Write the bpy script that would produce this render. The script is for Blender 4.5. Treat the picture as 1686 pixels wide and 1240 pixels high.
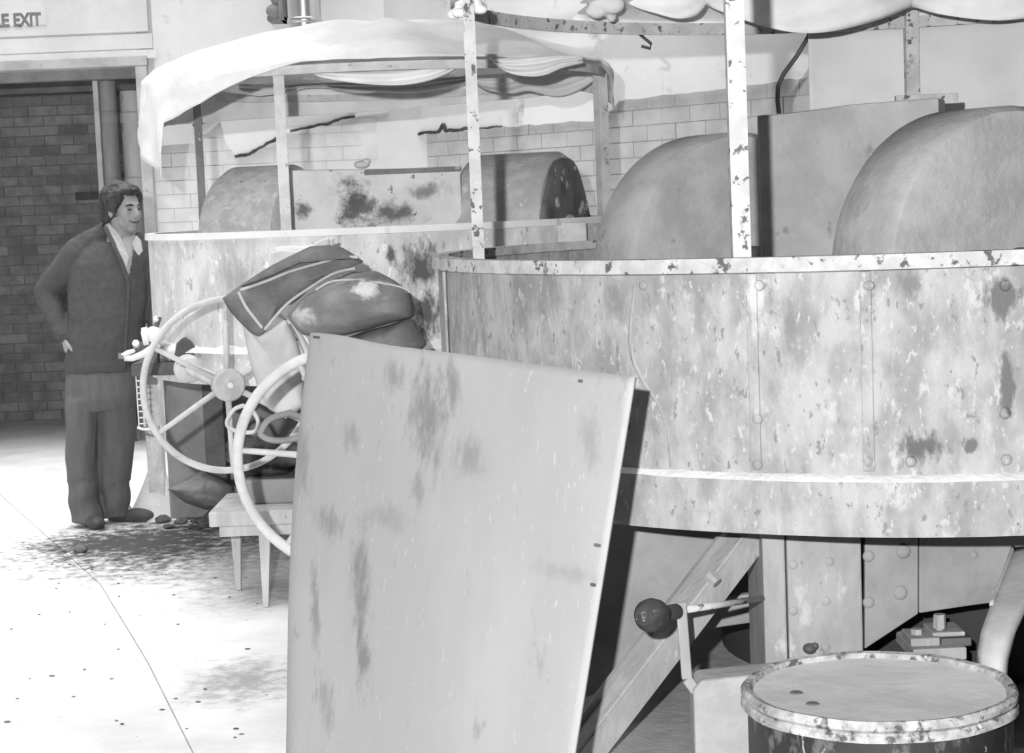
import bpy, bmesh, math, random
from mathutils import Vector, Matrix, noise
rnd = random.Random(7)
for o in list(bpy.data.objects): bpy.data.objects.remove(o)
SC = bpy.context.scene
COL = SC.collection

# ---------------------------------------------------------------- camera
W, H, F = 1686.0, 1240.0, 3000.0
EYE = Vector((0, 0, 1.56))
TILT, ROLL = math.radians(5.5), math.radians(2.3)
fw = Vector((0, math.cos(TILT), -math.sin(TILT)))
r0 = Vector((1, 0, 0)); u0 = Vector((0, math.sin(TILT), math.cos(TILT)))
rt = r0 * math.cos(ROLL) - u0 * math.sin(ROLL)
up = u0 * math.cos(ROLL) + r0 * math.sin(ROLL)
cd = bpy.data.cameras.new('camera'); cam = bpy.data.objects.new('camera', cd); COL.objects.link(cam)
cd.sensor_width = 36.0; cd.lens = F / W * 36.0; cd.clip_end = 200
m = Matrix((rt, up, -fw)).transposed().to_4x4(); m.translation = EYE
cam.matrix_world = m
SC.camera = cam

def ray(px, py):
    return (fw * F + rt * (px - W / 2) + up * (H / 2 - py)).normalized()
def at(px, py, y):
    d = ray(px, py); return EYE + d * (y / d.y)
def onz(px, py, z=0.0):
    d = ray(px, py); return EYE + d * ((z - EYE.z) / d.z)
def onplane(px, py, p0, n):
    d = ray(px, py); return EYE + d * ((p0 - EYE).dot(n) / d.dot(n))
def pix(p):
    v = Vector(p) - EYE
    z = v.dot(fw); return (W / 2 + F * v.dot(rt) / z, H / 2 - F * v.dot(up) / z)

# ---------------------------------------------------------------- light
SC.view_settings.view_transform = 'Standard'
SC.view_settings.look = 'None'
SC.view_settings.exposure = 0.0
SC.view_settings.gamma = 1.0
SC.view_settings.use_curve_mapping = False
wd = bpy.data.worlds.new('world'); SC.world = wd; wd.use_nodes = True
bg = wd.node_tree.nodes['Background']
bg.inputs[0].default_value = (1, 1, 1, 1); bg.inputs[1].default_value = 0.015
def lamp(name, kind, loc, power, **kw):
    l = bpy.data.lights.new(name, kind); l.energy = power
    for k, v in kw.items(): setattr(l, k, v)
    o = bpy.data.objects.new(name, l); COL.objects.link(o); o.location = loc
    return o
# the photographer's flash gun, held up to the left of the lens
fl_ = lamp('camera_flash', 'SPOT', (-0.25, -0.2, 1.83), 1720, shadow_soft_size=0.03, spot_size=math.radians(64), spot_blend=0.3)
fl_.rotation_euler = (Vector((0.1, 8, 1.15)) - Vector((-0.25, -0.2, 1.83))).to_track_quat('-Z', 'Y').to_euler()
# added area fill above the aisle; no rooflight is seen there
AISLE_FILL = (-4.6, -1.0, 4.6, 11.8)
rl = lamp('added_overhead_fill', 'AREA', ((AISLE_FILL[0] + AISLE_FILL[1]) / 2, (AISLE_FILL[2] + AISLE_FILL[3]) / 2, 4.58), 190, spread=math.radians(95), shape='RECTANGLE', size=AISLE_FILL[1] - AISLE_FILL[0], size_y=AISLE_FILL[3] - AISLE_FILL[2])

MILL_FILL = (-0.6, 1.9, 9.2, 11.4)  # second added fill, brightening the far mill and the wall behind
lamp('added_overhead_fill', 'AREA', ((MILL_FILL[0] + MILL_FILL[1]) / 2, (MILL_FILL[2] + MILL_FILL[3]) / 2, 4.58), 60, spread=math.radians(95), shape='RECTANGLE', size=MILL_FILL[1] - MILL_FILL[0], size_y=MILL_FILL[3] - MILL_FILL[2])

# ---------------------------------------------------------------- materials
def g4(v): return (v, v, v, 1.0)
def mat(name, c0, c1=None, scale=3.0, detail=6.0, stretch=(1, 1, 1), lo=0.35, hi=0.65, rough=0.85, bump=0.15, bscale=30.0,
        spots=(), stains=(), metal=0.0, spec=0.3, island=0.0, stain_noise=16.0):
    M = bpy.data.materials.new(name); M.use_nodes = True
    nt = M.node_tree; N, L = nt.nodes, nt.links
    P = N['Principled BSDF']
    P.inputs['Roughness'].default_value = rough; P.inputs['Metallic'].default_value = metal
    P.inputs['Specular IOR Level'].default_value = spec
    if c1 is None: c1 = c0
    geo = N.new('ShaderNodeNewGeometry')
    mp = N.new('ShaderNodeMapping'); mp.inputs['Scale'].default_value = stretch
    L.new(geo.outputs['Position'], mp.inputs['Vector'])
    def noi(sc, det=6.0, ro=0.6):
        n = N.new('ShaderNodeTexNoise'); n.inputs['Scale'].default_value = sc; n.inputs['Detail'].default_value = det
        n.inputs['Roughness'].default_value = ro
        L.new(mp.outputs['Vector'], n.inputs['Vector']); return n.outputs['Fac']
    def rng(sock, a, b):
        r = N.new('ShaderNodeMapRange'); r.interpolation_type = 'SMOOTHSTEP'
        r.inputs['From Min'].default_value = a; r.inputs['From Max'].default_value = b
        L.new(sock, r.inputs['Value']); return r.outputs['Result']
    def mix(fac, a, b):
        x = N.new('ShaderNodeMix'); x.data_type = 'FLOAT'
        L.new(fac, x.inputs[0])
        for s, v in ((2, a), (3, b)):
            if isinstance(v, (int, float)): x.inputs[s].default_value = v
            else: L.new(v, x.inputs[s])
        return x.outputs[0]
    def math_(op, a, b):
        x = N.new('ShaderNodeMath'); x.operation = op
        for s, v in ((0, a), (1, b)):
            if isinstance(v, (int, float)): x.inputs[s].default_value = v
            else: L.new(v, x.inputs[s])
        return x.outputs[0]
    cur = mix(rng(noi(scale, detail), lo, hi), c0, c1)
    for (val, sc, th, wdt) in spots:
        cur = mix(rng(noi(sc, 8.0, 0.65), th, th + wdt), cur, val)
    for (cen, rad, val, soft) in stains:
        s = N.new('ShaderNodeVectorMath'); s.operation = 'SUBTRACT'; L.new(geo.outputs['Position'], s.inputs[0]); s.inputs[1].default_value = tuple(cen)
        d = N.new('ShaderNodeVectorMath'); d.operation = 'DIVIDE'; L.new(s.outputs[0], d.inputs[0]); d.inputs[1].default_value = tuple(rad)
        le = N.new('ShaderNodeVectorMath'); le.operation = 'LENGTH'; L.new(d.outputs[0], le.inputs[0])
        nn = noi(stain_noise, 8.0, 0.7)
        q = math_('ADD', le.outputs['Value'], math_('MULTIPLY', math_('SUBTRACT', nn, 0.5), 2.6))
        cur = mix(rng(q, 1.0, 1.0 - soft), cur, val)
    if island:
        cur = math_('MULTIPLY', cur, math_('ADD', 1.0 - island / 2, math_('MULTIPLY', geo.outputs['Random Per Island'], island)))
        oi = N.new('ShaderNodeObjectInfo')
        cur = math_('MULTIPLY', cur, math_('ADD', 1.0 - island / 2, math_('MULTIPLY', oi.outputs['Random'], island)))
    cb = N.new('ShaderNodeCombineColor')
    for i in range(3): L.new(cur, cb.inputs[i])
    L.new(cb.outputs[0], P.inputs['Base Color'])
    if bump:
        b = N.new('ShaderNodeBump'); b.inputs['Strength'].default_value = bump; b.inputs['Distance'].default_value = 0.01
        L.new(noi(bscale, 5.0), b.inputs['Height']); L.new(b.outputs[0], P.inputs['Normal'])
    return M

# ---------------------------------------------------------------- mesh helpers
class MB:
    def __init__(s): s.v = []; s.f = []
    def add(s, vs, fs):
        n = len(s.v); s.v += [Vector(p) for p in vs]; s.f += [tuple(i + n for i in f) for f in fs]; return s
    def hexa(s, b4, t4):
        return s.add(list(b4) + list(t4), [(3, 2, 1, 0), (4, 5, 6, 7), (0, 1, 5, 4), (1, 2, 6, 5), (2, 3, 7, 6), (3, 0, 4, 7)])
    def box(s, x0, x1, y0, y1, z0, z1):
        return s.hexa([(x0, y0, z0), (x1, y0, z0), (x1, y1, z0), (x0, y1, z0)], [(x0, y0, z1), (x1, y0, z1), (x1, y1, z1), (x0, y1, z1)])
    def obox(s, c, ax, ay, az):
        c = Vector(c); ax = Vector(ax); ay = Vector(ay); az = Vector(az)
        return s.hexa([c - ax - ay - az, c + ax - ay - az, c + ax + ay - az, c - ax + ay - az], [c - ax - ay + az, c + ax - ay + az, c + ax + ay + az, c - ax + ay + az])
    def bar(s, p0, p1, w, t, side=(1, 0, 0), w1=None, t1=None):
        p0 = Vector(p0); p1 = Vector(p1); d = (p1 - p0).normalized()
        a = Vector(side); a = (a - d * a.dot(d)).normalized(); b = d.cross(a)
        w1 = w if w1 is None else w1; t1 = t if t1 is None else t1
        q = lambda p, w, t: [p - a * w / 2 - b * t / 2, p + a * w / 2 - b * t / 2, p + a * w / 2 + b * t / 2, p - a * w / 2 + b * t / 2]
        return s.hexa(q(p0, w, t), q(p1, w1, t1))
    def tube(s, pts, r, n=10, cap=True, closed=False):
        pts = [Vector(p) for p in pts]; k = len(pts)
        rs = r if isinstance(r, (list, tuple)) else [r] * k
        base = len(s.v); prev = None
        for i, p in enumerate(pts):
            if closed: d = (pts[(i + 1) % k] - pts[i - 1]).normalized()
            else: d = (pts[min(i + 1, k - 1)] - pts[max(i - 1, 0)]).normalized()
            if prev is None:
                a = Vector((0, 0, 1)) if abs(d.z) < 0.9 else Vector((1, 0, 0))
            else: a = prev
            a = (a - d * a.dot(d)).normalized(); prev = a; b = d.cross(a)
            for j in range(n):
                t = 2 * math.pi * j / n
                s.v.append(p + (a * math.cos(t) + b * math.sin(t)) * rs[i])
        for i in range(k if closed else k - 1):
            i2 = (i + 1) % k
            for j in range(n):
                j2 = (j + 1) % n
                s.f.append((base + i * n + j, base + i * n + j2, base + i2 * n + j2, base + i2 * n + j))
        if cap and not closed:
            s.f.append(tuple(base + j for j in reversed(range(n)))); s.f.append(tuple(base + (k - 1) * n + j for j in range(n)))
        return s
    def lathe(s, prof, c, axis=(0, 0, 1), n=48, a0=0.0, a1=2 * math.pi, ref=None, wob=None):
        # prof: (radius, height) list; axis through c
        c = Vector(c); ax = Vector(axis).normalized()
        a = Vector(ref) if ref else (Vector((1, 0, 0)) if abs(ax.x) < 0.9 else Vector((0, 1, 0)))
        a = (a - ax * a.dot(ax)).normalized(); b = ax.cross(a)
        full = abs(a1 - a0 - 2 * math.pi) < 1e-6
        m_ = n if full else n + 1; base = len(s.v); k = len(prof)
        for i in range(m_):
            t = a0 + (a1 - a0) * i / n
            d = a * math.cos(t) + b * math.sin(t)
            for (r, h) in prof:
                rr = r + (wob(t, h) if wob else 0)
                s.v.append(c + d * rr + ax * h)
        for i in range(n):
            i2 = (i + 1) % m_
            for j in range(k - 1):
                s.f.append((base + i * k + j, base + i2 * k + j, base + i2 * k + j + 1, base + i * k + j + 1))
        return s
    def grid(s, fn, nu, nv):
        base = len(s.v)
        for i in range(nu + 1):
            for j in range(nv + 1): s.v.append(Vector(fn(i / nu, j / nv)))
        for i in range(nu):
            for j in range(nv):
                a = base + i * (nv + 1) + j
                s.f.append((a, a + nv + 1, a + nv + 2, a + 1))
        return s
    def ball(s, c, r, nu=16, nv=10, axes=None):
        c = Vector(c); r = Vector((r, r, r)) if isinstance(r, (int, float)) else Vector(r)
        A = axes or (Vector((1, 0, 0)), Vector((0, 1, 0)), Vector((0, 0, 1)))
        P = lambda t, ph: c + A[0] * (r.x * math.sin(ph) * math.cos(t)) + A[1] * (r.y * math.sin(ph) * math.sin(t)) + A[2] * (r.z * math.cos(ph))
        base = len(s.v); s.v.append(P(0, 0))
        for j in range(1, nv):
            for i in range(nu): s.v.append(P(2 * math.pi * i / nu, math.pi * j / nv))
        s.v.append(P(0, math.pi)); last = len(s.v) - 1
        for i in range(nu):
            i2 = (i + 1) % nu
            s.f.append((base, base + 1 + i, base + 1 + i2))
            for j in range(nv - 2):
                a = base + 1 + j * nu
                s.f.append((a + i, a + nu + i, a + nu + i2, a + i2))
            a = base + 1 + (nv - 2) * nu
            s.f.append((a + i, last, a + i2))
        return s
    def cap(s, p0, q0, p1, q1, n=14):           # tapered limb: radii q0, q1 with ball ends
        s.ball(p0, q0, n, 8); s.ball(p1, q1, n, 8); return s.tube([p0, p1], [q0, q1], n)
    def prism(s, pts, vec):
        vec = Vector(vec); k = len(pts); base = len(s.v)
        s.v += [Vector(p) for p in pts] + [Vector(p) + vec for p in pts]
        s.f.append(tuple(base + i for i in range(k))); s.f.append(tuple(base + k + i for i in reversed(range(k))))
        for i in range(k):
            j = (i + 1) % k; s.f.append((base + i, base + k + i, base + k + j, base + j))
        return s

ROOT = {}
def finish(o, smooth=False, bevel=0.0, solid=0.0, sub=0):
    if smooth:
        for p in o.data.polygons: p.use_smooth = True
    if solid:
        q = o.modifiers.new('thick', 'SOLIDIFY'); q.thickness = solid; q.offset = 0
    if bevel:
        q = o.modifiers.new('bevel', 'BEVEL'); q.width = bevel; q.segments = 2; q.limit_method = 'ANGLE'; q.angle_limit = 0.7
    if sub:
        q = o.modifiers.new('sub', 'SUBSURF'); q.levels = sub; q.render_levels = sub
def link(name, me, mtl, parent, loc=None):
    o = bpy.data.objects.new(name, me); COL.objects.link(o)
    me.materials.clear(); me.materials.append(mtl)
    off = Vector(loc) if loc is not None else (ROOT[parent.name] if parent else Vector())
    if parent:
        o.parent = parent; off = ROOT[parent.name]; ROOT[o.name] = off
    else:
        o.location = off; ROOT[o.name] = off
    if off.length: me.transform(Matrix.Translation(-off))
    return o
def obj(name, mb, mtl, parent=None, smooth=False, bevel=0.0, solid=0.0, sub=0, loc=None, autosmooth=None):
    me = bpy.data.meshes.new(name); me.from_pydata([tuple(v) for v in mb.v], [], mb.f); me.update()
    bm = bmesh.new(); bm.from_mesh(me); bmesh.ops.recalc_face_normals(bm, faces=bm.faces)
    if smooth == 'auto':
        for f in bm.faces: f.smooth = True
        for e in bm.edges:
            if len(e.link_faces) == 2 and e.calc_face_angle(0) > 0.6: e.smooth = False
    bm.to_mesh(me); bm.free()
    o = link(name, me, mtl, parent, loc)
    finish(o, smooth is True, bevel, solid, sub)
    return o
def tag(o, label=None, cat=None, group=None, kind=None):
    if label: o['label'] = label
    if cat: o['category'] = cat
    if group: o['group'] = group
    if kind: o['kind'] = kind
    return o
def thing(name, label, cat, loc, group=None):
    o = bpy.data.objects.new(name, None); COL.objects.link(o); o.location = Vector(loc); o.empty_display_size = 0.1
    ROOT[o.name] = Vector(loc)
    return tag(o, label, cat, group)
def piece(name, me, parent, loc, mtx=None):         # a child sharing mesh data, at a world place
    o = bpy.data.objects.new(name, me); COL.objects.link(o); o.parent = parent
    M = (mtx.to_4x4() if mtx else Matrix.Identity(4)); M.translation = Vector(loc) - ROOT[parent.name]
    o.matrix_local = M
    ROOT[o.name] = ROOT[parent.name]
    return o
def mesh_of(mb, mtl, name):
    me = bpy.data.meshes.new(name); me.from_pydata([tuple(v) for v in mb.v], [], mb.f); me.update()
    bm = bmesh.new(); bm.from_mesh(me); bmesh.ops.recalc_face_normals(bm, faces=bm.faces); bm.to_mesh(me); bm.free()
    me.materials.append(mtl); return me
def remesh(mb, voxel, smooth_it=4, name='body'):
    me = bpy.data.meshes.new(name); me.from_pydata([tuple(v) for v in mb.v], [], mb.f); me.update()
    bm = bmesh.new(); bm.from_mesh(me)
    bmesh.ops.triangulate(bm, faces=bm.faces); bmesh.ops.recalc_face_normals(bm, faces=bm.faces); bm.to_mesh(me); bm.free()
    o = bpy.data.objects.new('tmp', me); COL.objects.link(o)
    q = o.modifiers.new('r', 'REMESH'); q.mode = 'VOXEL'; q.voxel_size = voxel; q.use_smooth_shade = True
    if smooth_it:
        q = o.modifiers.new('s', 'SMOOTH'); q.factor = 0.5; q.iterations = smooth_it
    dg = bpy.context.evaluated_depsgraph_get()
    res = bpy.data.meshes.new_from_object(o.evaluated_get(dg))
    bpy.data.objects.remove(o)
    for p in res.polygons: p.use_smooth = True
    res.name = name
    return res
def fbm(p, sc, oct_=3):
    return noise.fractal(Vector(p) * sc, 1.0, 2.0, oct_)

# ---------------------------------------------------------------- material set
FX, FY = onz(255, 893).x, onz(255, 893).y
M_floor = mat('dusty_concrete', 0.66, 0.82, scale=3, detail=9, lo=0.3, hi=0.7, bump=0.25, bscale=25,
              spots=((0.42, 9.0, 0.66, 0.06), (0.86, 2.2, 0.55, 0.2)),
              stains=((onz(270, 893), (0.85, 1.15, 0.3), 0.06, 0.9), (onz(180, 895), (0.55, 0.45, 0.3), 0.07, 0.8),  # dark spill before the feet, deepened to paint the person's shadow too
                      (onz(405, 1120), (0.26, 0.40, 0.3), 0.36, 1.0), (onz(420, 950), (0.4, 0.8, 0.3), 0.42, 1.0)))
M_roof = mat('low_bounce_roof', 0.10, 0.16, scale=3)  # ceiling tone kept dark to cut bounced flash
M_joint = mat('joint_dirt', 0.42, 0.52, scale=9)
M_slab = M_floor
M_wall = mat('white_limewash', 0.70, 0.80, scale=1.5, bump=0.2, bscale=18, spots=((0.48, 3.5, 0.62, 0.12), (0.40, 11, 0.72, 0.05)))
M_brickw = mat('painted_brick', 0.64, 0.74, scale=6, bump=0.15, bscale=40, island=0.08, spots=((0.45, 5, 0.66, 0.1),))
M_brickg = mat('bare_pale_brick', 0.50, 0.60, scale=6, bump=0.15, bscale=40, island=0.1)
M_mortarw = mat('pale_mortar', 0.46, 0.52, scale=10)
M_plaster = mat('plaster_coat', 0.78, 0.86, scale=2, bump=0.2, bscale=14, spots=((0.5, 4.5, 0.6, 0.12),))
M_edge = mat('plaster_edge_shade', 0.05, 0.1, scale=20)  # near-black tone painting the shade under the plaster edge
M_brick = mat('red_brick', 0.23, 0.33, scale=8, bump=0.3, bscale=60, island=0.4, spots=((0.46, 3.0, 0.66, 0.05),))
M_mortar = mat('dark_mortar', 0.23, 0.28, scale=12)
M_frame = mat('painted_door_frame', 0.42, 0.58, scale=5, spots=((0.3, 9, 0.6, 0.1),))
M_framed = mat('grimy_door_frame', 0.20, 0.30, scale=5)
M_white = mat('white_paint', 0.72, 0.82, scale=3, spots=((0.55, 6, 0.62, 0.1),))
M_letter = mat('grey_lettering', 0.20, 0.25, scale=20, bump=0)
M_dark = mat('hollow_shade', 0.03, 0.045, scale=3)  # near-black stand-in for shade in hollows and recesses
M_steel = mat('dark_steel', 0.07, 0.12, scale=7, rough=0.6)
M_midsteel = mat('grey_steel', 0.19, 0.27, scale=6, rough=0.7, spots=((0.45, 16, 0.64, 0.05),))
M_flue = mat('bright_flue', 0.6, 0.7, scale=4, rough=0.3, metal=0.9, bump=0.03, spots=((0.4, 8, 0.62, 0.08),))
M_pipe = mat('grimy_pipe', 0.30, 0.42, scale=6, stretch=(1, 1, 0.3), spots=((0.36, 4, 0.58, 0.1),))
M_pipe2 = mat('pale_pipe', 0.62, 0.76, scale=6, stretch=(1, 1, 0.3), spots=((0.2, 6, 0.6, 0.1),))
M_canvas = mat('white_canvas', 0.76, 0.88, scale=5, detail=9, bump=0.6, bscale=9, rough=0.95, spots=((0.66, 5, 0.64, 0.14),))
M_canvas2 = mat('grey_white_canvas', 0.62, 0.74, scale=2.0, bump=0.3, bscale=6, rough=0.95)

# ================================================================ THE SETTING
fl = obj('floor', MB().box(-7, 7, -4, 16, -0.2, -0.012), M_joint); tag(fl, 'pale dusty concrete floor of the works', kind='structure')
J = [onz(60, 868), onz(165, 962), onz(243, 1090), onz(312, 1228)]
d0 = (J[0] - J[1]).normalized(); d1 = (J[3] - J[2]).normalized()
J = [J[0] + d0 * 3.2] + J + [J[3] + d1 * 9]
EP = 0.0022
nrm = Vector((1, 0.8, 0)).normalized()
L_ = [p - nrm * EP for p in J]; R_ = [p + nrm * EP for p in J]
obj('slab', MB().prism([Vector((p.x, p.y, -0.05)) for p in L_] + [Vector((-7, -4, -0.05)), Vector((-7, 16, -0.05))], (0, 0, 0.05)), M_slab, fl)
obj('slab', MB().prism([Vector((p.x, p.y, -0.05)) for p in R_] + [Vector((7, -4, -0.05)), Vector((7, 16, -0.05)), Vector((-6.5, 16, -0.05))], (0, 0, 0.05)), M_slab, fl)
ceil = MB().box(-5, 7, -4, AISLE_FILL[2], 4.6, 4.75).box(-5, 7, AISLE_FILL[3], 16, 4.6, 4.75).box(-5, AISLE_FILL[0], AISLE_FILL[2], AISLE_FILL[3], 4.6, 4.75).box(AISLE_FILL[1], MILL_FILL[0], AISLE_FILL[2], AISLE_FILL[3], 4.6, 4.75).box(MILL_FILL[0], MILL_FILL[1], AISLE_FILL[2], MILL_FILL[2], 4.6, 4.75).box(MILL_FILL[0], MILL_FILL[1], MILL_FILL[3], AISLE_FILL[3], 4.6, 4.75).box(MILL_FILL[1], 7, AISLE_FILL[2], AISLE_FILL[3], 4.6, 4.75)  # out-of-view ceiling, its openings shaped around the fill lights
tag(obj('ceiling', ceil, M_roof), 'dark unseen ceiling with two openings for the added fill lights', kind='structure')
tag(obj('wall_left', MB().box(-5.2, -5, -4, 16, 0, 4.6), M_wall), 'unseen white wall along the aisle', kind='structure')  # out of view; put in to contain and bounce the overhead fill

# door wall: from the far left to the corner behind the mill
YB = 12.0
DX0, DX1 = at(-170, 400, YB).x, at(240, 300, YB).x
DH = at(120, 108, YB).z
CX = at(648, 250, 12.3).x; CY = 12.3
wb = MB().box(-5, DX0, YB, YB + 0.25, 0, 4.6).box(DX0, DX1, YB, YB + 0.25, DH, 4.6).box(DX1, CX + 0.3, YB + 0.02, YB + 0.3, 0, 4.6)
wb = obj('wall_back', wb, M_wall); tag(wb, 'whitewashed end wall with the wide doorway', kind='structure')
# long wall behind the mills
WD = (Vector((1.62, 9.6, 0)) - Vector((CX, CY, 0))).normalized(); WN = Vector((WD.y, -WD.x, 0))   # WN faces the room
if WN.y > 0: WN = -WN
W0 = Vector((CX, CY, 0))
wr = MB(); a = W0; b = W0 + WD * 7.5
wr.hexa([a, b, b - WN * 0.25, a - WN * 0.25], [p + Vector((0, 0, 4.6)) for p in (a, b, b - WN * 0.25, a - WN * 0.25)])
wr = obj('wall_right', wr, M_mortarw); tag(wr, 'pale brick long wall behind the mills', kind='structure')

# pale bricks, each its own piece
def brick_field(parent, o, du, dn, u0, u1, z0, z1, bl, bh, gap, proud, mtl, name='brick', nmax=300):
    me = mesh_of(MB().box(-bl / 2 + gap / 2, bl / 2 - gap / 2, -0.03, proud, -bh / 2 + gap / 2, bh / 2 - gap / 2), mtl, name)
    hme = mesh_of(MB().box(-bl / 4 + gap / 2, bl / 4 - gap / 2, -0.03, proud, -bh / 2 + gap / 2, bh / 2 - gap / 2), mtl, 'half_' + name)
    M = Matrix((du, dn, Vector((0, 0, 1)))).transposed()
    k = 0; r = 0; z = z0
    while z < z1 - 1e-6:
        u = u0 + (bl / 2 if r % 2 else 0)
        if r % 2: piece(name, hme, parent, o + du * (u0 + bl / 4) + Vector((0, 0, z + bh / 2)), M)
        while u + bl <= u1 + 1e-6:
            j = rnd.uniform(-0.0015, 0.0015)
            piece(name, me, parent, o + du * (u + bl / 2) + dn * j + Vector((0, 0, z + bh / 2)), M); k += 1
            u += bl
        z += bh; r += 1
    return k
brick_field(wr, W0, WD, WN, 0.02, 4.1, 1.42, 2.32, 0.225, 0.09, 0.005, 0.006, M_brickg)
brick_field(wb, Vector((DX1 + 0.06, YB + 0.02, 0)), Vector((1, 0, 0)), Vector((0, -1, 0)), 0.0, CX - DX1 - 0.06, 1.24, 2.32, 0.225, 0.09, 0.005, 0.006, M_brickw)

# plaster coat with a broken lower edge
def plaster(parent, px_edge, P0, N_, top, proud, name='plaster_coat'):
    pts = [onplane(x, y, P0 + N_ * proud, N_) for x, y in px_edge]
    mb = MB(); ed = MB()
    for p, q in zip(pts, pts[1:]):
        n_ = max(1, int((q - p).length / 0.06)); prev = p
        for i in range(1, n_ + 1):
            c = p.lerp(q, i / n_); c = c + Vector((0, 0, 0.012 * fbm(c, 9)))
            t0 = Vector((prev.x, prev.y, top)); t1 = Vector((c.x, c.y, top)); bk = -N_ * proud
            mb.hexa([prev, c, c + bk, prev + bk], [t0, t1, t1 + bk, t0 + bk])
            prev = c
    return obj(name, mb, M_plaster, parent)
def edge_strip(parent, px_edge, P0, N_, wid, proud=0.03):
    mb = MB(); pts = [onplane(x, y, P0 + N_ * proud, N_) for x, y in px_edge]
    fine = []
    for p, q in zip(pts, pts[1:]):
        for i in range(6): fine.append(p.lerp(q, i / 6) + Vector((0, 0, 0.012 * fbm(p.lerp(q, i / 6), 16))))
    fine.append(pts[-1])
    for i, (p, q) in enumerate(zip(fine, fine[1:])):
        w0 = wid * (0.6 + 0.6 * abs(fbm(p, 13))); mb.bar(p, q, w0, 0.016, (0, 0, 1))
    return obj('edge_shade_strip', mb, M_edge, parent)  # dark strip standing in for the shadow below the edge
PB, NB = Vector((0, YB + 0.02, 0)), Vector((0, -1, 0))
plaster(wb, [(262, 240), (318, 236), (362, 200), (372, 236), (388, 257), (428, 246), (462, 226), (478, 216), (540, 204), (592, 191), (640, 186)], PB, NB, 4.6, 0.03)
edge_strip(wb, [(318, 208), (340, 198), (362, 186)], PB, NB, 0.024, 0.045)
edge_strip(wb, [(387, 258), (410, 253), (428, 244), (448, 232), (463, 226)], PB, NB, 0.024, 0.035)
edge_strip(wb, [(478, 216), (512, 208), (540, 203), (565, 196), (584, 191)], PB, NB, 0.022, 0.035)
plaster(wr, [(652, 190), (700, 219), (776, 214), (860, 206), (988, 197), (1020, 166), (1120, 154), (1270, 136), (1360, 124), (1700, 88), (2100, 40)], W0, WN, 4.6, 0.03)
edge_strip(wr, [(656, 224), (690, 221), (722, 217), (730, 206), (734, 216), (772, 211)], W0, WN, 0.024, 0.04)
edge_strip(wr, [(772, 212), (800, 211), (826, 208)], W0, WN, 0.012, 0.035)

# boards and sign over the doorway
t1 = obj('trim_1', MB().box(DX0 - 0.1, at(258, 70, YB).x, YB - 0.022, YB, at(120, 101, YB).z, at(120, 87, YB).z), M_white); tag(t1, 'white painted boards over the doorway', kind='structure')
obj('board', MB().box(DX0 - 0.1, at(252, 70, YB).x, YB - 0.015, YB, at(120, 85, YB).z, at(120, 60, YB).z), M_white, t1, bevel=0.004)
obj('board', MB().box(DX0 - 0.1, at(246, 70, YB).x, YB - 0.02, YB, at(120, 57, YB).z, at(120, -60, YB).z), M_white, t1, bevel=0.004)
ty = YB - 0.026
sg = thing('exit_sign', 'pale painted board lettered FIRE EXIT over the doorway', 'sign', at(10, 48, ty))
a = at(-75, 46, ty); b = at(75, 12, ty)
obj('panel', MB().box(a.x, b.x, ty, ty + 0.006, a.z, b.z), M_white, sg)
def word(txt, x0, x1, z0, z1, y):
    cu = bpy.data.curves.new('w', 'FONT'); cu.body = txt; cu.extrude = 0.0; cu.offset = 0.045
    o = bpy.data.objects.new('w', cu); COL.objects.link(o)
    me = bpy.data.meshes.new_from_object(o.evaluated_get(bpy.context.evaluated_depsgraph_get())); bpy.data.objects.remove(o)
    xs = [v.co.x for v in me.vertices]; ys = [v.co.y for v in me.vertices]
    for v in me.vertices:
        v.co = Vector((x0 + (v.co.x - min(xs)) / (max(xs) - min(xs)) * (x1 - x0), y, z0 + (v.co.y - min(ys)) / (max(ys) - min(ys)) * (z1 - z0)))
    return me
za, zb = at(40, 44, ty).z, at(40, 21, ty).z
for t, xa, xb in (('FIRE', -32, 15), ('EXIT', 22, 68)):
    link('lettering', word(t, at(xa, 30, ty).x, at(xb, 30, ty).x, za, zb, ty - 0.001), M_letter, sg)

# door frame
dr = obj('door_1', MB().box(DX0 - 0.06, DX1 + 0.06, YB - 0.04, YB + 0.12, DH - 0.02, DH + 0.045), M_frame, bevel=0.006); tag(dr, 'painted door frame round the open doorway', kind='structure')
obj('jamb', MB().box(DX1 - 0.02, DX1 + 0.055, YB - 0.035, YB + 0.12, 0, DH - 0.02), M_frame, dr, bevel=0.006)
obj('jamb', MB().box(DX0 - 0.06, DX0 + 0.02, YB - 0.035, YB + 0.12, 0, DH - 0.02), M_frame, dr, bevel=0.006)
obj('inner_head', MB().box(DX0, DX1, YB + 0.1, YB + 0.2, DH - 0.085, DH - 0.02), M_framed, dr)
# passage beyond the door
PYB = 14.2
pw = obj('wall_passage', MB().box(-5, -1.9, PYB, PYB + 0.2, 0, 2.9), M_mortar); tag(pw, 'dark brick wall across the passage behind the doorway', kind='structure')
brick_field(pw, Vector((at(-25, 500, PYB).x - 0.35, PYB, 0)), Vector((1, 0, 0)), Vector((0, -1, 0)), 0, 1.9, 0.0, 2.72, 0.225, 0.076, 0.009, 0.012, M_brick)
tag(obj('ceiling_passage', MB().box(-5, -1.9, YB + 0.26, PYB + 0.2, 2.72, 2.86), M_framed), 'low dark ceiling of the passage', kind='structure')
tag(obj('wall_passage_end', MB().box(-1.95, -1.8, YB + 0.3, PYB + 0.2, 0, 2.86), M_mortar), 'end wall of the passage', kind='structure')
za_, zb_ = at(80, 153, 13.9).z, at(80, 131, 13.9).z
tag(obj('lintel_beam', MB().box(-4.6, -1.96, 13.9, 14.15, za_, zb_), M_framed, loc=(-3, 14, za_)), 'dark steel beam under the passage ceiling above the brick wall', 'beam')
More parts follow.
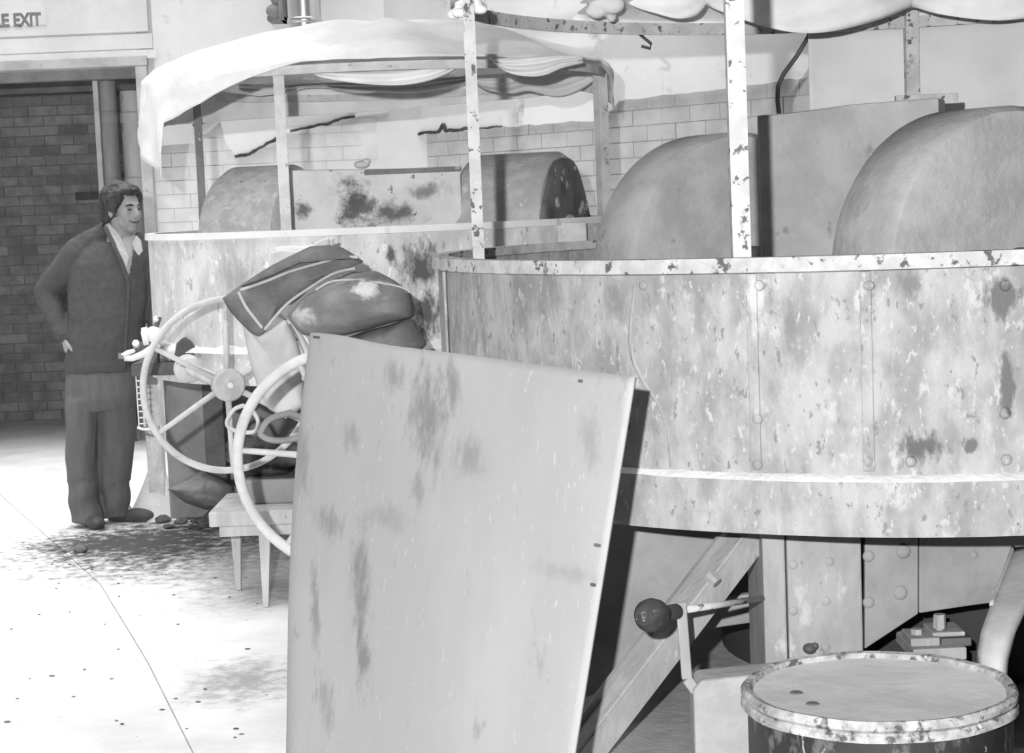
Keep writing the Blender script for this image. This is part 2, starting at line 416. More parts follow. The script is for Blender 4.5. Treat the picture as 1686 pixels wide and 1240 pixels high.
def vpipe(name, px0, px1, pytop, y, mtl, label):
    c = at((px0 + px1) / 2, pytop, y); r = (px1 - px0) / 2 * y / F
    b_ = at((px0 + px1) / 2 + 9, 340, y); b_ = Vector((c.x, c.y, 0))
    t = thing(name, label, 'pipe', b_)
    obj('tube', MB().lathe([(0.0, 0.0), (r, 0), (r, c.z), (0.0, c.z)], b_, n=28), mtl, t, smooth='auto')
    for z in (0.9, 1.75, 2.2):
        if z < c.z - 0.1: obj('socket_collar', MB().lathe([(r, z), (r * 1.1, z + 0.01), (r * 1.1, z + 0.07), (r, z + 0.08)], b_, n=28), mtl, t, smooth='auto')
    return t
vpipe('drain_pipe', 160, 189, 124, 12.6, M_pipe, 'taller grimy vertical pipe standing inside the doorway')
vpipe('drain_pipe', 197, 233, 150, 12.75, M_pipe2, 'shorter pale streaked vertical pipe beside the door jamb')
p0 = at(158, 150, 12.35)
tag(obj('door_stop_post', MB().box(p0.x - 0.018, p0.x + 0.018, 12.33, 12.38, 0, p0.z + 0.07), M_frame, bevel=0.004, loc=(p0.x, 12.35, 0)), 'thin pale upright strip beside the taller pipe in the doorway', 'post')
tag(obj('latch_bar', MB().box(at(124, 322, 14.1).x, at(168, 322, 14.1).x, 14.1, 14.17, at(140, 329, 14.1).z, at(140, 316, 14.1).z), M_steel, loc=at(140, 322, 14.1)), 'short dark iron bar fixed to the passage brick wall', 'bar')

# flue pipe and bracket high on the wall
fc = at(501, 47, 11.5)
fp = thing('flue_pipe', 'bright sheet metal flue pipe on the wall above the far canopy', 'pipe', (fc.x, fc.y, fc.z - 0.25))
obj('tube', MB().lathe([(0.098, -0.25), (0.098, 4.6 - fc.z)], fc, n=36), M_flue, fp, smooth=True)
obj('seam_band', MB().lathe([(0.099, 0.03), (0.104, 0.035), (0.104, 0.06), (0.099, 0.065)], fc, n=36), M_flue, fp, smooth=True)
obj('wall_strap', MB().box(fc.x - 0.02, fc.x + 0.13, 11.5, 11.99, fc.z + 0.35, fc.z + 0.38), M_steel, fp)
kb = at(452, 18, 11.75)
vb = thing('wall_bracket', 'dark lumpy iron bracket on the wall beside the flue pipe', 'bracket', kb)
mb = MB().box(kb.x - 0.05, kb.x + 0.06, 11.75, 12.0, kb.z - 0.06, kb.z - 0.03).box(kb.x + 0.03, kb.x + 0.06, 11.7, 12.0, kb.z - 0.06, kb.z + 0.3)
obj('bracket_arm', mb, M_midsteel, vb, bevel=0.004)
obj('valve_lump', MB().ball(kb, (0.055, 0.05, 0.045)).ball(kb + Vector((0.02, 0, 0.09)), (0.045, 0.05, 0.06)), M_midsteel, vb, smooth=True)

# ================================================================ RIGHT MILL
C2 = Vector((1.27, 5.80, 0)); R2 = 1.495
def on_cyl(px, py, C, R):
    d = ray(px, py); ox, oy = EYE.x - C.x, EYE.y - C.y
    A = d.x * d.x + d.y * d.y; B = 2 * (ox * d.x + oy * d.y); Q = ox * ox + oy * oy - R * R
    disc = max(0.0, B * B - 4 * A * Q)
    return EYE + d * ((-B - math.sqrt(disc)) / (2 * A))
RIM2 = on_cyl(1400, 420, C2, R2).z; LED2 = on_cyl(1400, 789, C2, R2).z; BOT2 = on_cyl(1400, 882, C2, R2).z
st = lambda px, py, rx, rz, v, s=0.8: (on_cyl(px, py, C2, R2), (rx, 0.25, rz), v, s)
M_pan = mat('flaking_painted_steel', 0.235, 0.39, scale=11, stretch=(1, 1, 0.5), lo=0.34, hi=0.66, detail=10, rough=0.8, bump=0.5, bscale=26, stain_noise=30,
            spots=((0.43, 17.0, 0.58, 0.10), (0.30, 3.0, 0.56, 0.2), (0.42, 52.0, 0.58, 0.05), (0.20, 46.0, 0.60, 0.05), (0.15, 21.0, 0.67, 0.05), (0.11, 34.0, 0.71, 0.03)),
            stains=(st(1520, 735, 0.075, 0.045, 0.11, 0.7), st(1015, 495, 0.045, 0.08, 0.22, 1.0), st(1300, 535, 0.03, 0.09, 0.2, 1.0), st(1650, 490, 0.06, 0.05, 0.13, 0.5),
                    st(1240, 480, 0.03, 0.16, 0.5, 1.0), st(1660, 640, 0.02, 0.08, 0.13, 0.5), st(1600, 735, 0.02, 0.02, 0.13, 0.5), st(1495, 470, 0.04, 0.05, 0.17, 0.7)))
M_rim = mat('flaking_white_rim', 0.40, 0.54, scale=14, detail=9, spots=((0.10, 26.0, 0.57, 0.05), (0.2, 12, 0.62, 0.06)), bump=0.4)
M_powder = mat('pale_powder', 0.66, 0.76, scale=12, bump=0.5, bscale=60)
M_stone = mat('pale_runner_stone', 0.35, 0.46, scale=6, bump=0.4, bscale=40, detail=9, spots=((0.29, 9, 0.60, 0.12), (0.48, 6, 0.6, 0.2), (0.2, 18, 0.74, 0.04)), rough=0.9)
M_post = mat('flaking_post', 0.46, 0.60, scale=10, detail=9, spots=((0.12, 28.0, 0.57, 0.05), (0.34, 12, 0.6, 0.1)))
M_plate = mat('dusty_plate', 0.36, 0.44, scale=6, bump=0.35, bscale=40, detail=9, spots=((0.25, 9, 0.60, 0.10), (0.5, 7, 0.62, 0.12)))
M_guard = mat('dusty_grey_guard', 0.22, 0.29, scale=5, detail=9, bump=0.25, bscale=40, spots=((0.42, 40.0, 0.70, 0.03), (0.17, 9, 0.66, 0.08)))
M_col = mat('dusty_column', 0.27, 0.35, scale=9, detail=9, stretch=(1, 1, 0.5), bump=0.4, bscale=40, spots=((0.44, 12, 0.6, 0.1), (0.18, 16, 0.66, 0.05)))
mill2 = thing('edge_runner_mill', 'large edge runner mill with flaking round pan beside the black drum', 'mill', (C2.x, C2.y, 0), 'edge runner mills')
def wobble(t, h): return 0.004 * math.sin(5 * t + 1) + 0.003 * math.sin(13 * t)
wall2 = obj('pan_wall', MB().lathe([(R2, LED2), (R2, RIM2 - 0.03), (R2 - 0.02, RIM2 - 0.03), (R2 - 0.02, LED2)], C2, n=160, wob=wobble), M_pan, mill2, smooth='auto')
obj('pan_rim', MB().lathe([(R2 - 0.035, RIM2), (R2 + 0.016, RIM2), (R2 + 0.019, RIM2 - 0.036), (R2 - 0.001, RIM2 - 0.04), (R2 - 0.03, RIM2 - 0.03), (R2 - 0.035, RIM2)], C2, n=160, wob=wobble), M_rim, mill2, smooth='auto')
obj('powder_ledge', MB().lathe([(R2 - 0.01, LED2 + 0.012), (R2 + 0.012, LED2 + 0.007), (R2 + 0.028, LED2 - 0.004), (R2 - 0.01, LED2 - 0.006)], C2, n=200,
    wob=lambda t, h: 0.004 * math.sin(31 * t) + 0.003 * math.sin(57 * t)), M_powder, mill2, smooth='auto')
obj('pan_base_ring', MB().lathe([(R2 - 0.1, BOT2), (R2 + 0.022, BOT2), (R2 + 0.024, LED2 - 0.004), (R2 - 0.1, LED2 - 0.004), (R2 - 0.1, BOT2)], C2, n=160, wob=wobble), M_pan, mill2, smooth='auto')
obj('pan_floor', MB().lathe([(0.0, LED2 - 0.02), (R2 - 0.02, LED2 - 0.02), (R2 - 0.02, LED2 - 0.1), (0, LED2 - 0.1)], C2, n=96), M_steel, mill2)
# seams, rivets and paint dribble on the pan
for px in (1236, 1424, 700 + 30):
    a = on_cyl(px, 440, C2, R2 + 0.003); b = Vector((a.x, a.y, LED2 + 0.02)); a.z = RIM2 - 0.04
    tn = Vector((-(a.y - C2.y), a.x - C2.x, 0)).normalized()
    obj('seam_strip', MB().bar(a, b, 0.028, 0.008, tn), M_pan, wall2, bevel=0.003)
rv = mesh_of(MB().lathe([(0.014, 0), (0.012, 0.006), (0.006, 0.010), (0.0, 0.011)], (0, 0, 0), n=10), M_pan, 'rivet')
def rivet(parent, p, n_, sc=1.0, me=rv):
    n_ = Vector(n_).normalized(); q = n_.to_track_quat('Z', 'Y').to_matrix() * sc
    return piece('rivet', me, parent, p, q)
for px, py in ((1655, 680), (1657, 757), (1247, 765), (1247, 690), (1250, 470), (1655, 470), (1430, 470), (1430, 760), (1060, 470), (1500, 760)):
    p = on_cyl(px, py, C2, R2 + 0.003); rivet(wall2, p, p - Vector((C2.x, C2.y, p.z)))
dr_ = [on_cyl(x, y, C2, R2 + 0.003) for x, y in ((1046, 470), (1040, 520), (1038, 560), (1046, 600), (1062, 632), (1084, 664), (1100, 710), (1104, 770))]
obj('paint_dribble', MB().tube(dr_, [0.003, 0.005, 0.007, 0.007, 0.006, 0.004, 0.003, 0.002], 8), M_col, wall2, smooth=True)

# runner stones
AX2 = Vector((0.46, -0.888, 0)).normalized()
def stone(parent, face_c, axis, rad, th, mtl, rr=0.035):
    mb = MB().lathe([(0, 0), (0.1, 0.0), (rad - rr * 1.6, 0), (rad - rr * 0.5, -rr * 0.25), (rad, -rr), (rad, -th + rr), (rad - rr * 0.5, -th + rr * 0.25), (rad - rr * 1.6, -th), (0, -th)], face_c, axis, n=96)
    return obj('runner_stone', mb, mtl, parent, smooth='auto')
SZ = LED2 - 0.02 + 0.47
sA = stone(mill2, C2 - AX2 * 0.90 + Vector((0.0, 0, SZ)), AX2, 0.47, 0.30, M_stone)
sB = stone(mill2, C2 + AX2 * 0.50 + Vector((0, 0, SZ)), AX2, 0.475, 0.30, M_stone)
obj('axle', MB().tube([C2 - AX2 * 1.3 + Vector((0, 0, SZ)), C2 + AX2 * 0.66 + Vector((0, 0, SZ))], 0.06, 20), M_steel, mill2, smooth='auto')
obj('hub_cap', MB().lathe([(0, 0.17), (0.08, 0.165), (0.1, 0.14), (0.1, 0.0)], C2 + AX2 * 0.5 + Vector((0, 0, SZ - 0.08)), AX2, n=28), M_plate, mill2, smooth='auto')
# plate guard between the stones
a = at(1246, 190, 6.22); b = at(1296, 186, 6.1); c = at(1400, 172, 5.98); d = at(1545, 161, 5.84)
zb2 = LED2 + 0.12
obj('centre_guard', MB().prism([Vector((a.x, a.y, zb2)), a, b, c, d, Vector((d.x, d.y, zb2))], (0.05, 0.12, 0)), M_plate, mill2, bevel=0.006)
a = at(1474, 166, 6.3); b = at(1576, 162, 6.3)
obj('guard_bar', MB().bar(a, b, 0.035, 0.03, (0, 0, 1)), M_rim, mill2, bevel=0.003)
# canopy hoop and posts
HZ2 = 2.19
def hoop(parent, C, R, z, hgt, thk, mtl):
    return obj('canopy_hoop', MB().lathe([(R, z - hgt / 2), (R + thk, z - hgt / 2), (R + thk, z + hgt / 2), (R, z + hgt / 2), (R, z - hgt / 2)], C, n=120), mtl, parent, smooth='auto')
canopy2 = thing('mill_canopy', 'white cloth canopy on a tall hoop and flaking posts over the mill beside the drum', 'canopy', (C2.x, C2.y, RIM2), 'cloth canopies over the mills')
hoop(canopy2, C2, 1.405, HZ2, 0.045, 0.012, M_post)
def angle_post(parent, base, top, w, t, mtl, yaw=0.0):
    ax_ = Vector((math.cos(yaw), math.sin(yaw), 0)); ay_ = Vector((-math.sin(yaw), math.cos(yaw), 0))
    base = Vector(base); top = Vector(top)
    mb = MB()
    for cx_, hx, hy in ((ax_ * (w / 2), w / 2, t / 2), (ay_ * (w / 2), t / 2, w / 2)):
        q = lambda p: [p + cx_ - ax_ * hx - ay_ * hy, p + cx_ + ax_ * hx - ay_ * hy, p + cx_ + ax_ * hx + ay_ * hy, p + cx_ - ax_ * hx + ay_ * hy]
        mb.hexa(q(base), q(top))
    return obj('post', mb, mtl, parent)
pf = on_cyl(1209, 414, C2, R2 - 0.05); pf.z = RIM2 - 0.08
angle_post(canopy2, pf, (pf.x - 0.002, pf.y, HZ2 + 0.02), 0.042, 0.006, M_post)
pl = Vector((at(780, 410, 5.55).x, 5.55, RIM2 - 0.08))
angle_post(canopy2, pl, (pl.x, pl.y, HZ2 + 0.03), 0.032, 0.006, M_post)
th = math.radians(77); pb = C2 + Vector((math.cos(th), math.sin(th), 0)) * 1.385
angle_post(canopy2, (pb.x, pb.y, RIM2 - 0.05), (pb.x, pb.y, HZ2 + 0.05), 0.047, 0.006, M_post)
th = math.radians(-8); pr = C2 + Vector((math.cos(th), math.sin(th), 0)) * 1.385
angle_post(canopy2, (pr.x, pr.y, RIM2 - 0.05), (pr.x, pr.y, HZ2 + 0.05), 0.047, 0.006, M_post)
# cloth: dome above the frame, swags at the back, long curtain
def dome(parent, C, R, z, rise, skirt, mtl, name='cloth_top', amp=0.02, ns=36, na=144, keep=None):
    mb = MB()
    rows = []
    for i in range(ns + 1):
        s_ = i / ns
        row = []
        for j in range(na):
            t = 2 * math.pi * j / na; Ls = skirt(t)
            if s_ <= 0.6:
                q = s_ / 0.6; rr = R * q; zz = z + rise * (1 - q * q) + 0.03
                p = Vector((C.x + rr * math.cos(t), C.y + rr * math.sin(t), zz))
                p.z += amp * fbm(p, 3.0) * q + amp * 1.2 * q * math.sin(9 * t + 2 * q)
            else:
                q = (s_ - 0.6) / 0.4
                rr = R + 0.015 + 0.02 * math.sin(min(1, q * 2) * math.pi / 2) + 0.05 * q * Ls * math.sin(17 * t) + 0.02 * q * Ls * math.sin(29 * t)
                p = Vector((C.x + rr * math.cos(t), C.y + rr * math.sin(t), z + 0.03 - Ls * q))
                p += Vector((math.cos(t), math.sin(t), 0.2)) * (0.018 * fbm(p, 7.0))
            row.append(p)
        rows.append(row)
    base = len(mb.v)
    for row in rows: mb.v += row
    for i in range(ns):
        for j in range(na):
            j2 = (j + 1) % na
            if keep is None or keep(rows[i + 1][j]): mb.f.append((base + i * na + j, base + (i + 1) * na + j, base + (i + 1) * na + j2, base + i * na + j2))
    return obj(name, mb, mtl, parent, smooth=True, solid=0.004)
def lerp_table(tab, t):
    t = t % (2 * math.pi); dg = math.degrees(t)
    for (a_, va), (b_, vb_) in zip(tab, tab[1:]):
        if a_ <= dg <= b_: return va + (vb_ - va) * (dg - a_) / (b_ - a_)
    return tab[-1][1]
dome(canopy2, C2, 1.42, HZ2 + 0.02, 0.28, lambda t: 0.035, M_canvas, keep=lambda p: p.x > 0.33 + (6.75 - p.y) * 0.083)
def spline(pts, n):
    out = []
    P_ = [pts[0]] + list(pts) + [pts[-1]]
    for i in range(1, len(P_) - 2):
        for k in range(n):
            t = k / n; a_, b_, c_, d_ = P_[i - 1], P_[i], P_[i + 1], P_[i + 2]
            out.append(tuple(0.5 * ((2 * b_[m_]) + (-a_[m_] + c_[m_]) * t + (2 * a_[m_] - 5 * b_[m_] + 4 * c_[m_] - d_[m_]) * t * t + (-a_[m_] + 3 * b_[m_] - 3 * c_[m_] + d_[m_]) * t ** 3) for m_ in range(len(a_))))
    out.append(tuple(pts[-1])); return out
def swag(parent, low, topz, y0, bulge, mtl, name='cloth_swag'):
    lp = [at(x, y, yy) for x, y, yy in spline(low, 8)]
    def fn(u, v):
        f = u * (len(lp) - 1); i = min(int(f), len(lp) - 2); p = lp[i].lerp(lp[i + 1], f - i)
        t = Vector((p.x, p.y + y0, topz)); q = t.lerp(p, v)
        q.y -= bulge * math.sin(v * math.pi * 0.62) * math.sin(min(1, max(0, u)) * math.pi) ** 0.5
        q.y += 0.012 * math.sin(v * 14 + 6 * u); return q
    return obj(name, MB().grid(fn, len(lp) * 2, 14), mtl, parent, smooth=True, solid=0.004)
swag(canopy2, [(1012, -8, 6.95), (1040, 14, 6.93), (1075, 27, 6.9), (1112, 36, 6.9), (1145, 28, 6.9), (1166, 4, 6.92)], 2.42, 0.05, 0.12, M_canvas)
swag(canopy2, [(1160, 8, 6.9), (1180, 22, 6.9), (1240, 46, 6.86), (1300, 60, 6.84), (1360, 57, 6.84), (1440, 36, 6.86), (1502, 10, 6.9)], 2.44, 0.05, 0.15, M_canvas)
swag(canopy2, [(1500, 12, 6.9), (1540, 28, 6.88), (1620, 39, 6.86), (1690, 33, 6.86), (1800, 20, 6.9)], 2.44, 0.05, 0.12, M_canvas)
def curtain(parent, C, R, a0, a1, z0, z1, mtl, name='cloth_curtain'):
    def fn(u, v):
        t = math.radians(a0 + (a1 - a0) * u); rr = R + 0.02 * math.sin(26 * u) * (0.3 + 0.7 * v) + 0.012 * math.sin(61 * u) * v
        return (C.x + rr * math.cos(t), C.y + rr * math.sin(t), z1 + (z0 - z1) * v)
    return obj(name, MB().grid(fn, 120, 10), mtl, parent, smooth=True, solid=0.003)
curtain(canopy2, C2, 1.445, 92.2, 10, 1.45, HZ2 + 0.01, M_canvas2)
kn = at(985, 14, 6.75)
mb = MB()
for i in range(9):
    q = kn + Vector((rnd.uniform(-0.06, 0.06), rnd.uniform(-0.05, 0.05), rnd.uniform(-0.03, 0.05))); mb.ball(q, (rnd.uniform(0.02, 0.05), 0.03, rnd.uniform(0.015, 0.035)), 10, 7)
me = remesh(mb, 0.009, 2, 'cloth_knot'); link('cloth_knot', me, M_canvas2, canopy2)
kn = at(772, 14, 5.6)
mb = MB()
for i in range(7):
    q = kn + Vector((rnd.uniform(-0.05, 0.04), rnd.uniform(-0.03, 0.03), rnd.uniform(-0.02, 0.03))); mb.ball(q, (rnd.uniform(0.015, 0.035), 0.025, rnd.uniform(0.012, 0.025)), 10, 7)
me = remesh(mb, 0.008, 2, 'cloth_knot'); link('cloth_knot', me, M_canvas, canopy2)
hk = [at(x, y, 7.15) for x, y in ((1052, 55), (1060, 62), (1072, 72), (1071, 80), (1056, 76))]
obj('wire_hook', MB().tube(hk, 0.006, 6), M_steel, canopy2, smooth=True)
cb_ = [at(x, y, yy) for x, y, yy in ((1338, 44, 7.3), (1330, 62, 7.35), (1312, 92, 7.4), (1290, 122, 7.4), (1281, 142, 7.4), (1280, 165, 7.4), (1284, 200, 7.38), (1284, 330, 7.36))]
tag(obj('cable', MB().tube(cb_, 0.009, 8), M_steel, smooth=True, loc=cb_[-1]), 'black cable hanging from the hoop behind the mill beside the drum', 'cable')

# ---- supports and drive under the right pan
YC = 4.72
def wbox(px0, px1, py0, py1, y, dep):
    a_ = at(px0, py1, y); b_ = at(px1, py0, y); return MB().box(a_.x, b_.x, y, y + dep, a_.z, b_.z)
cx0, cx1, cx2 = at(1256, 980, YC).x, at(1297, 980, YC).x, at(1420, 980, YC).x
col = obj('support_column', MB().box(cx1, cx2, YC, YC + 0.3, 0, BOT2), M_col, mill2, bevel=0.006)
obj('column_flange', MB().box(cx0, cx1 - 0.006, YC - 0.015, YC + 0.3, 0, BOT2), M_col, mill2, bevel=0.006)
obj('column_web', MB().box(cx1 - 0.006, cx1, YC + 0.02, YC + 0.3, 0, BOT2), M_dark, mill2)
p1a, p1b = at(1424, 900, YC + 0.05), at(1512, 900, YC + 0.12)
def plate(px_poly, depf, name, mtl, th=0.02):
    pts = [at(x, y, depf(x)) for x, y in px_poly]; return obj(name, MB().prism(pts, (0, th, 0)), mtl, mill2, bevel=0.003)
g1 = plate([(1424, 872), (1424, 1069), (1512, 1011), (1512, 872)], lambda x: YC + 0.05 + (x - 1424) * 0.0002, 'gusset_plate', M_guard)
g2 = plate([(1513.5, 872), (1513.5, 1010), (1600, 997), (1800, 972), (1800, 860)], lambda x: YC + 0.075 + (x - 1512) * 0.0004, 'gusset_plate', M_guard)
brv = mesh_of(MB().lathe([(0.02, 0), (0.017, 0.004), (0.009, 0.007), (0.0, 0.008)], (0, 0, 0), n=12), M_guard, 'rivet')
crv = mesh_of(MB().lathe([(0.014, 0), (0.012, 0.0025), (0.006, 0.0045), (0.0, 0.005)], (0, 0, 0), n=12), M_col, 'rivet')
for px, py in ((1487, 908), (1482, 976)): rivet(g1, at(px, py, YC + 0.06), (0, -1, 0), 1.0, brv)
for px, py in ((1430, 916), (1430, 992)): rivet(g1, at(px, py, YC + 0.05), (0, -1, 0), 0.8, brv)
for px, py in ((1637, 976), (1604, 914)): rivet(g2, at(px, py, YC + 0.11), (0, -1, 0), 0.5, brv)
for px, py in ((1306, 930), (1306, 1006), (1360, 990), (1366, 925), (1360, 1066)): rivet(col, at(px, py, YC), (0, -1, 0), 0.9, crv)
lp_ = at(1333, 1068, YC - 0.01)
obj('grease_nipple', MB().ball(lp_, (0.018, 0.02, 0.014)).ball(lp_ + Vector((0.014, 0, 0.006)), 0.010), M_steel, mill2, smooth=True)
# near-black core paints the shade of the hollow under the mill; bearing in it
obj('hollow_shade_core', MB().lathe([(0.0, 0.0), (0.62, 0.0), (0.62, 0.5), (0.8, 0.6), (0.8, BOT2 - 0.02), (0, BOT2 - 0.02)], C2, n=48), M_dark, mill2, smooth='auto')
br_ = at(1545, 1045, YC + 0.16)
bear = obj('bearing_block', wbox(1504, 1592, 1066, 1090, YC + 0.06, 0.22), M_col, mill2, bevel=0.004)
obj('bearing_cap', wbox(1536, 1590, 1040, 1050, YC + 0.10, 0.12), M_col, bear, bevel=0.004)
obj('bearing_cap', wbox(1500, 1548, 1050, 1066, YC + 0.08, 0.12), M_col, bear, bevel=0.004)
obj('bearing_seat', wbox(1550, 1600, 1050, 1066, YC + 0.10, 0.12), M_steel, bear, bevel=0.004)
for px, py in ((1547, 1022), (1510, 1046), (1520, 1056)):
    p = at(px, py, YC + 0.13); obj('bolt', MB().lathe([(0.0, 0.018), (0.016, 0.018), (0.018, -0.02)], p, n=6), M_col, bear)
obj('bearing_bolt_shank', MB().tube([at(1547, 1020, YC + 0.13), at(1547, 1046, YC + 0.13)], 0.010, 8), M_col, bear)
# grey guard sheet on the left, diagonal strut, lever
GY = 5.0
obj('side_guard', MB().prism([at(960, 862, GY), at(960, 1150, GY), at(1080, 1105, GY), at(1192, 900, GY), at(1240, 862, GY)], (0, 0.02, 0)), M_guard, mill2, bevel=0.003)
s0 = at(1212, 884, 4.78); s1 = at(975, 1192, 4.62); sd = (s1 - s0)
s1e = s0 + sd * ((0.03 - s0.z) / sd.z); s0 = s0 - sd.normalized() * 0.07
side = Vector((0.75, 0, 0.66))
strut = obj('diagonal_strut', MB().bar(s0, s1e, 0.062, 0.012, side), M_col, mill2, bevel=0.003)
sdn = (s1e - s0).normalized(); sdv = (side - sdn * side.dot(sdn)).normalized(); fnv = sdn.cross(sdv)
if fnv.y < 0: fnv = -fnv
obj('strut_flange', MB().bar(s0 + sdv * 0.031 + fnv * 0.035, s1e + sdv * 0.031 + fnv * 0.035, 0.010, 0.07, sdv), M_col, strut)
obj('strut_lip', MB().bar(s0 - sdv * 0.034 - fnv * 0.008, s1e - sdv * 0.034 - fnv * 0.008, 0.014, 0.03, sdv), M_guard, strut)
for px, py in ((1176, 955), (1063, 1097), (1020, 1163)):
    p = at(px, py, 4.70)
    obj('strut_bolt', MB().lathe([(0, 0.012), (0.015, 0.012), (0.017, -0.02)], p, (0.5, -0.4, -0.5), n=8), M_col, strut)
# lever with knob
ky = 4.28
kp = at(1074, 1013, ky)
M_knob = mat('dark_worn_knob', 0.035, 0.06, scale=14, rough=0.65, spots=((0.32, 22, 0.62, 0.06),))
lev = thing('mill_lever', 'long lever rod with dark round knob under the pan', 'lever', (kp.x, kp.y, 0))
re_ = at(1262, 984, ky + 0.45); rd_ = (re_ - kp).normalized()
obj('knob', MB().lathe([(0, -0.046), (0.022, -0.042), (0.038, -0.022), (0.041, 0.0), (0.036, 0.022), (0.024, 0.036), (0.018, 0.04), (0, 0.04)], kp, rd_, n=20), M_knob, lev, smooth='auto')
obj('knob_neck', MB().lathe([(0.016, 0.036), (0.018, 0.05), (0.014, 0.07), (0.019, 0.078), (0.019, 0.11), (0, 0.112)], kp, rd_, n=16), M_knob, lev, smooth='auto')
obj('rod', MB().tube([kp + rd_ * 0.08, re_], 0.0085, 12), M_post, lev, smooth=True)
b0 = at(1121, 992, ky + 0.10); b1 = at(1131, 1118, ky + 0.10); b2 = at(1146, 1138, ky + 0.10)
obj('lever_bracket', MB().bar(b0, b1, 0.026, 0.012).bar(b1, b2, 0.026, 0.012), M_col, lev, bevel=0.003)
# plinth blocks
M_conc = mat('dusty_concrete_block', 0.30, 0.38, scale=7, detail=9, bump=0.4, bscale=36, spots=((0.45, 11, 0.6, 0.12), (0.24, 9, 0.64, 0.08)))
by = 4.36
a = at(1141, 1128, by); b = at(1262, 1100, by + 0.3)
tag(obj('plinth_block', MB().prism([Vector((a.x, by, 0)), Vector((a.x, by, a.z - 0.015)), Vector((a.x + 0.02, by, a.z + 0.01)), Vector((a.x + 0.36, by, a.z + 0.03)), Vector((a.x + 0.36, by, 0))], (0, 0.11, 0)), M_conc, bevel=0.008, loc=(a.x + .15, by, 0)), 'pale concrete plinth block standing behind the black drum', 'block')
fp0 = onz(1000, 1188, 0.12)
tag(obj('floor_plinth', MB().box(-0.05, 3.0, 4.6, 7.2, 0, 0.10), M_conc, bevel=0.008, loc=(1.4, 5.8, 0)), 'low wide concrete plinth under the mill beside the drum', 'plinth')
hb0 = at(1150, 996, 5.2); hb1 = at(1280, 980, 5.2)
obj('tie_bar', MB().bar(at(1150, 1012, 5.15), at(1290, 992, 5.15), 0.085, 0.03, (0, 0, 1)), M_guard, mill2, bevel=0.004)
hook = at(1205, 1040, 5.13)

# chute at the right
M_chute = mat('pale_chute', 0.30, 0.38, scale=6, bump=0.2, spots=((0.3, 9, 0.66, 0.06),))
chs = [(1668, 905, 4.35), (1652, 950, 4.2), (1632, 1000, 4.0), (1618, 1040, 3.9), (1612, 1075, 3.86), (1614, 1120, 3.84)]
chw = [(1780, 870), (1730, 930), (1694, 985), (1668, 1040), (1656, 1085), (1652, 1130)]
def chute_fn(u, v):
    f = u * (len(chs) - 1); i = min(int(f), len(chs) - 2); k = f - i
    x0 = chs[i][0] + (chs[i + 1][0] - chs[i][0]) * k; y0 = chs[i][1] + (chs[i + 1][1] - chs[i][1]) * k; d = chs[i][2] + (chs[i + 1][2] - chs[i][2]) * k
    x1 = chw[i][0] + (chw[i + 1][0] - chw[i][0]) * k; y1 = chw[i][1] + (chw[i + 1][1] - chw[i][1]) * k
    p = at(x0, y0, d).lerp(at(x1, y1, d), v); p.y -= 0.055 * math.sin(v * math.pi); return p
q_ = at(1640, 1120, 3.84)
ch = thing('discharge_chute', 'pale curved discharge chute coming down behind the black drum', 'chute', (q_.x, q_.y, 0))
obj('trough', MB().grid(chute_fn, 24, 8), M_chute, ch, smooth=True, solid=0.012)
lft = [at(x, y - 4, d - 0.005) for x, y, d in spline(chs[:3], 5)]
obj('rolled_edge', MB().tube(lft, 0.005, 8), M_chute, ch, smooth=True)
ft = at(1632, 1110, 3.86)
obj('chute_leg', MB().bar((ft.x, ft.y + 0.03, 0), (ft.x, ft.y + 0.03, ft.z), 0.05, 0.02), M_chute, ch)

# black drum
M_drum = mat('black_drum_paint', 0.010, 0.02, scale=5, rough=0.55, bump=0.15, spots=((0.07, 18.0, 0.53, 0.08), (0.22, 30, 0.62, 0.04)), stretch=(1, 1, 0.5))
M_lid = mat('dusty_drum_lid', 0.34, 0.40, scale=9, bump=0.15, detail=9, spots=((0.28, 16, 0.62, 0.10), (0.44, 30, 0.62, 0.08)), rough=0.7)
M_lidrim = mat('mottled_drum_rim', 0.16, 0.30, scale=26, detail=8, spots=((0.05, 34.0, 0.52, 0.10), (0.40, 44, 0.62, 0.06)), bump=0.3)
DRC = at(1446, 1128, 3.03); DR = 0.2295
dz = DRC.z; drum = thing('steel_drum', 'black steel drum with a dusty pale lid beside the pan', 'drum', (DRC.x, DRC.y, 0))
D0 = Vector((DRC.x, DRC.y, 0))
prof = [(0, 0.012), (DR - 0.02, 0.012), (DR - 0.006, 0.0), (DR - 0.004, 0.02), (DR - 0.008, 0.03)]
for hz in (0.25, 0.49):
    prof += [(DR - 0.008, hz * dz / 0.74 - 0.02), (DR + 0.002, hz * dz / 0.74), (DR - 0.008, hz * dz / 0.74 + 0.02)]
prof += [(DR - 0.008, dz - 0.03)]
obj('drum_body', MB().lathe(prof, D0, n=72), M_drum, drum, smooth='auto')
lid = obj('lid', MB().lathe([(0, dz - 0.010), (DR - 0.03, dz - 0.010), (DR - 0.018, dz - 0.008)], D0, n=72), M_lid, drum, smooth='auto')
obj('rim_bead', MB().lathe([(DR - 0.020, dz - 0.012), (DR - 0.014, dz), (DR - 0.004, dz + 0.002), (DR + 0.001, dz - 0.004), (DR + 0.001, dz - 0.012), (DR - 0.004, dz - 0.018), (DR + 0.001, dz - 0.022), (DR + 0.002, dz - 0.032), (DR - 0.008, dz - 0.036)], D0, n=72,
    wob=lambda t, h: 0.0015 * math.sin(9 * t)), M_lidrim, drum, smooth='auto')
for px, py in ((1311, 1140), (1338, 1158)):
    p = onz(px, py, dz - 0.009); obj('lid_spot', MB().lathe([(0, 0.001), (0.010, 0.0008), (0.012, -0.001)], p, n=12), M_steel, lid)
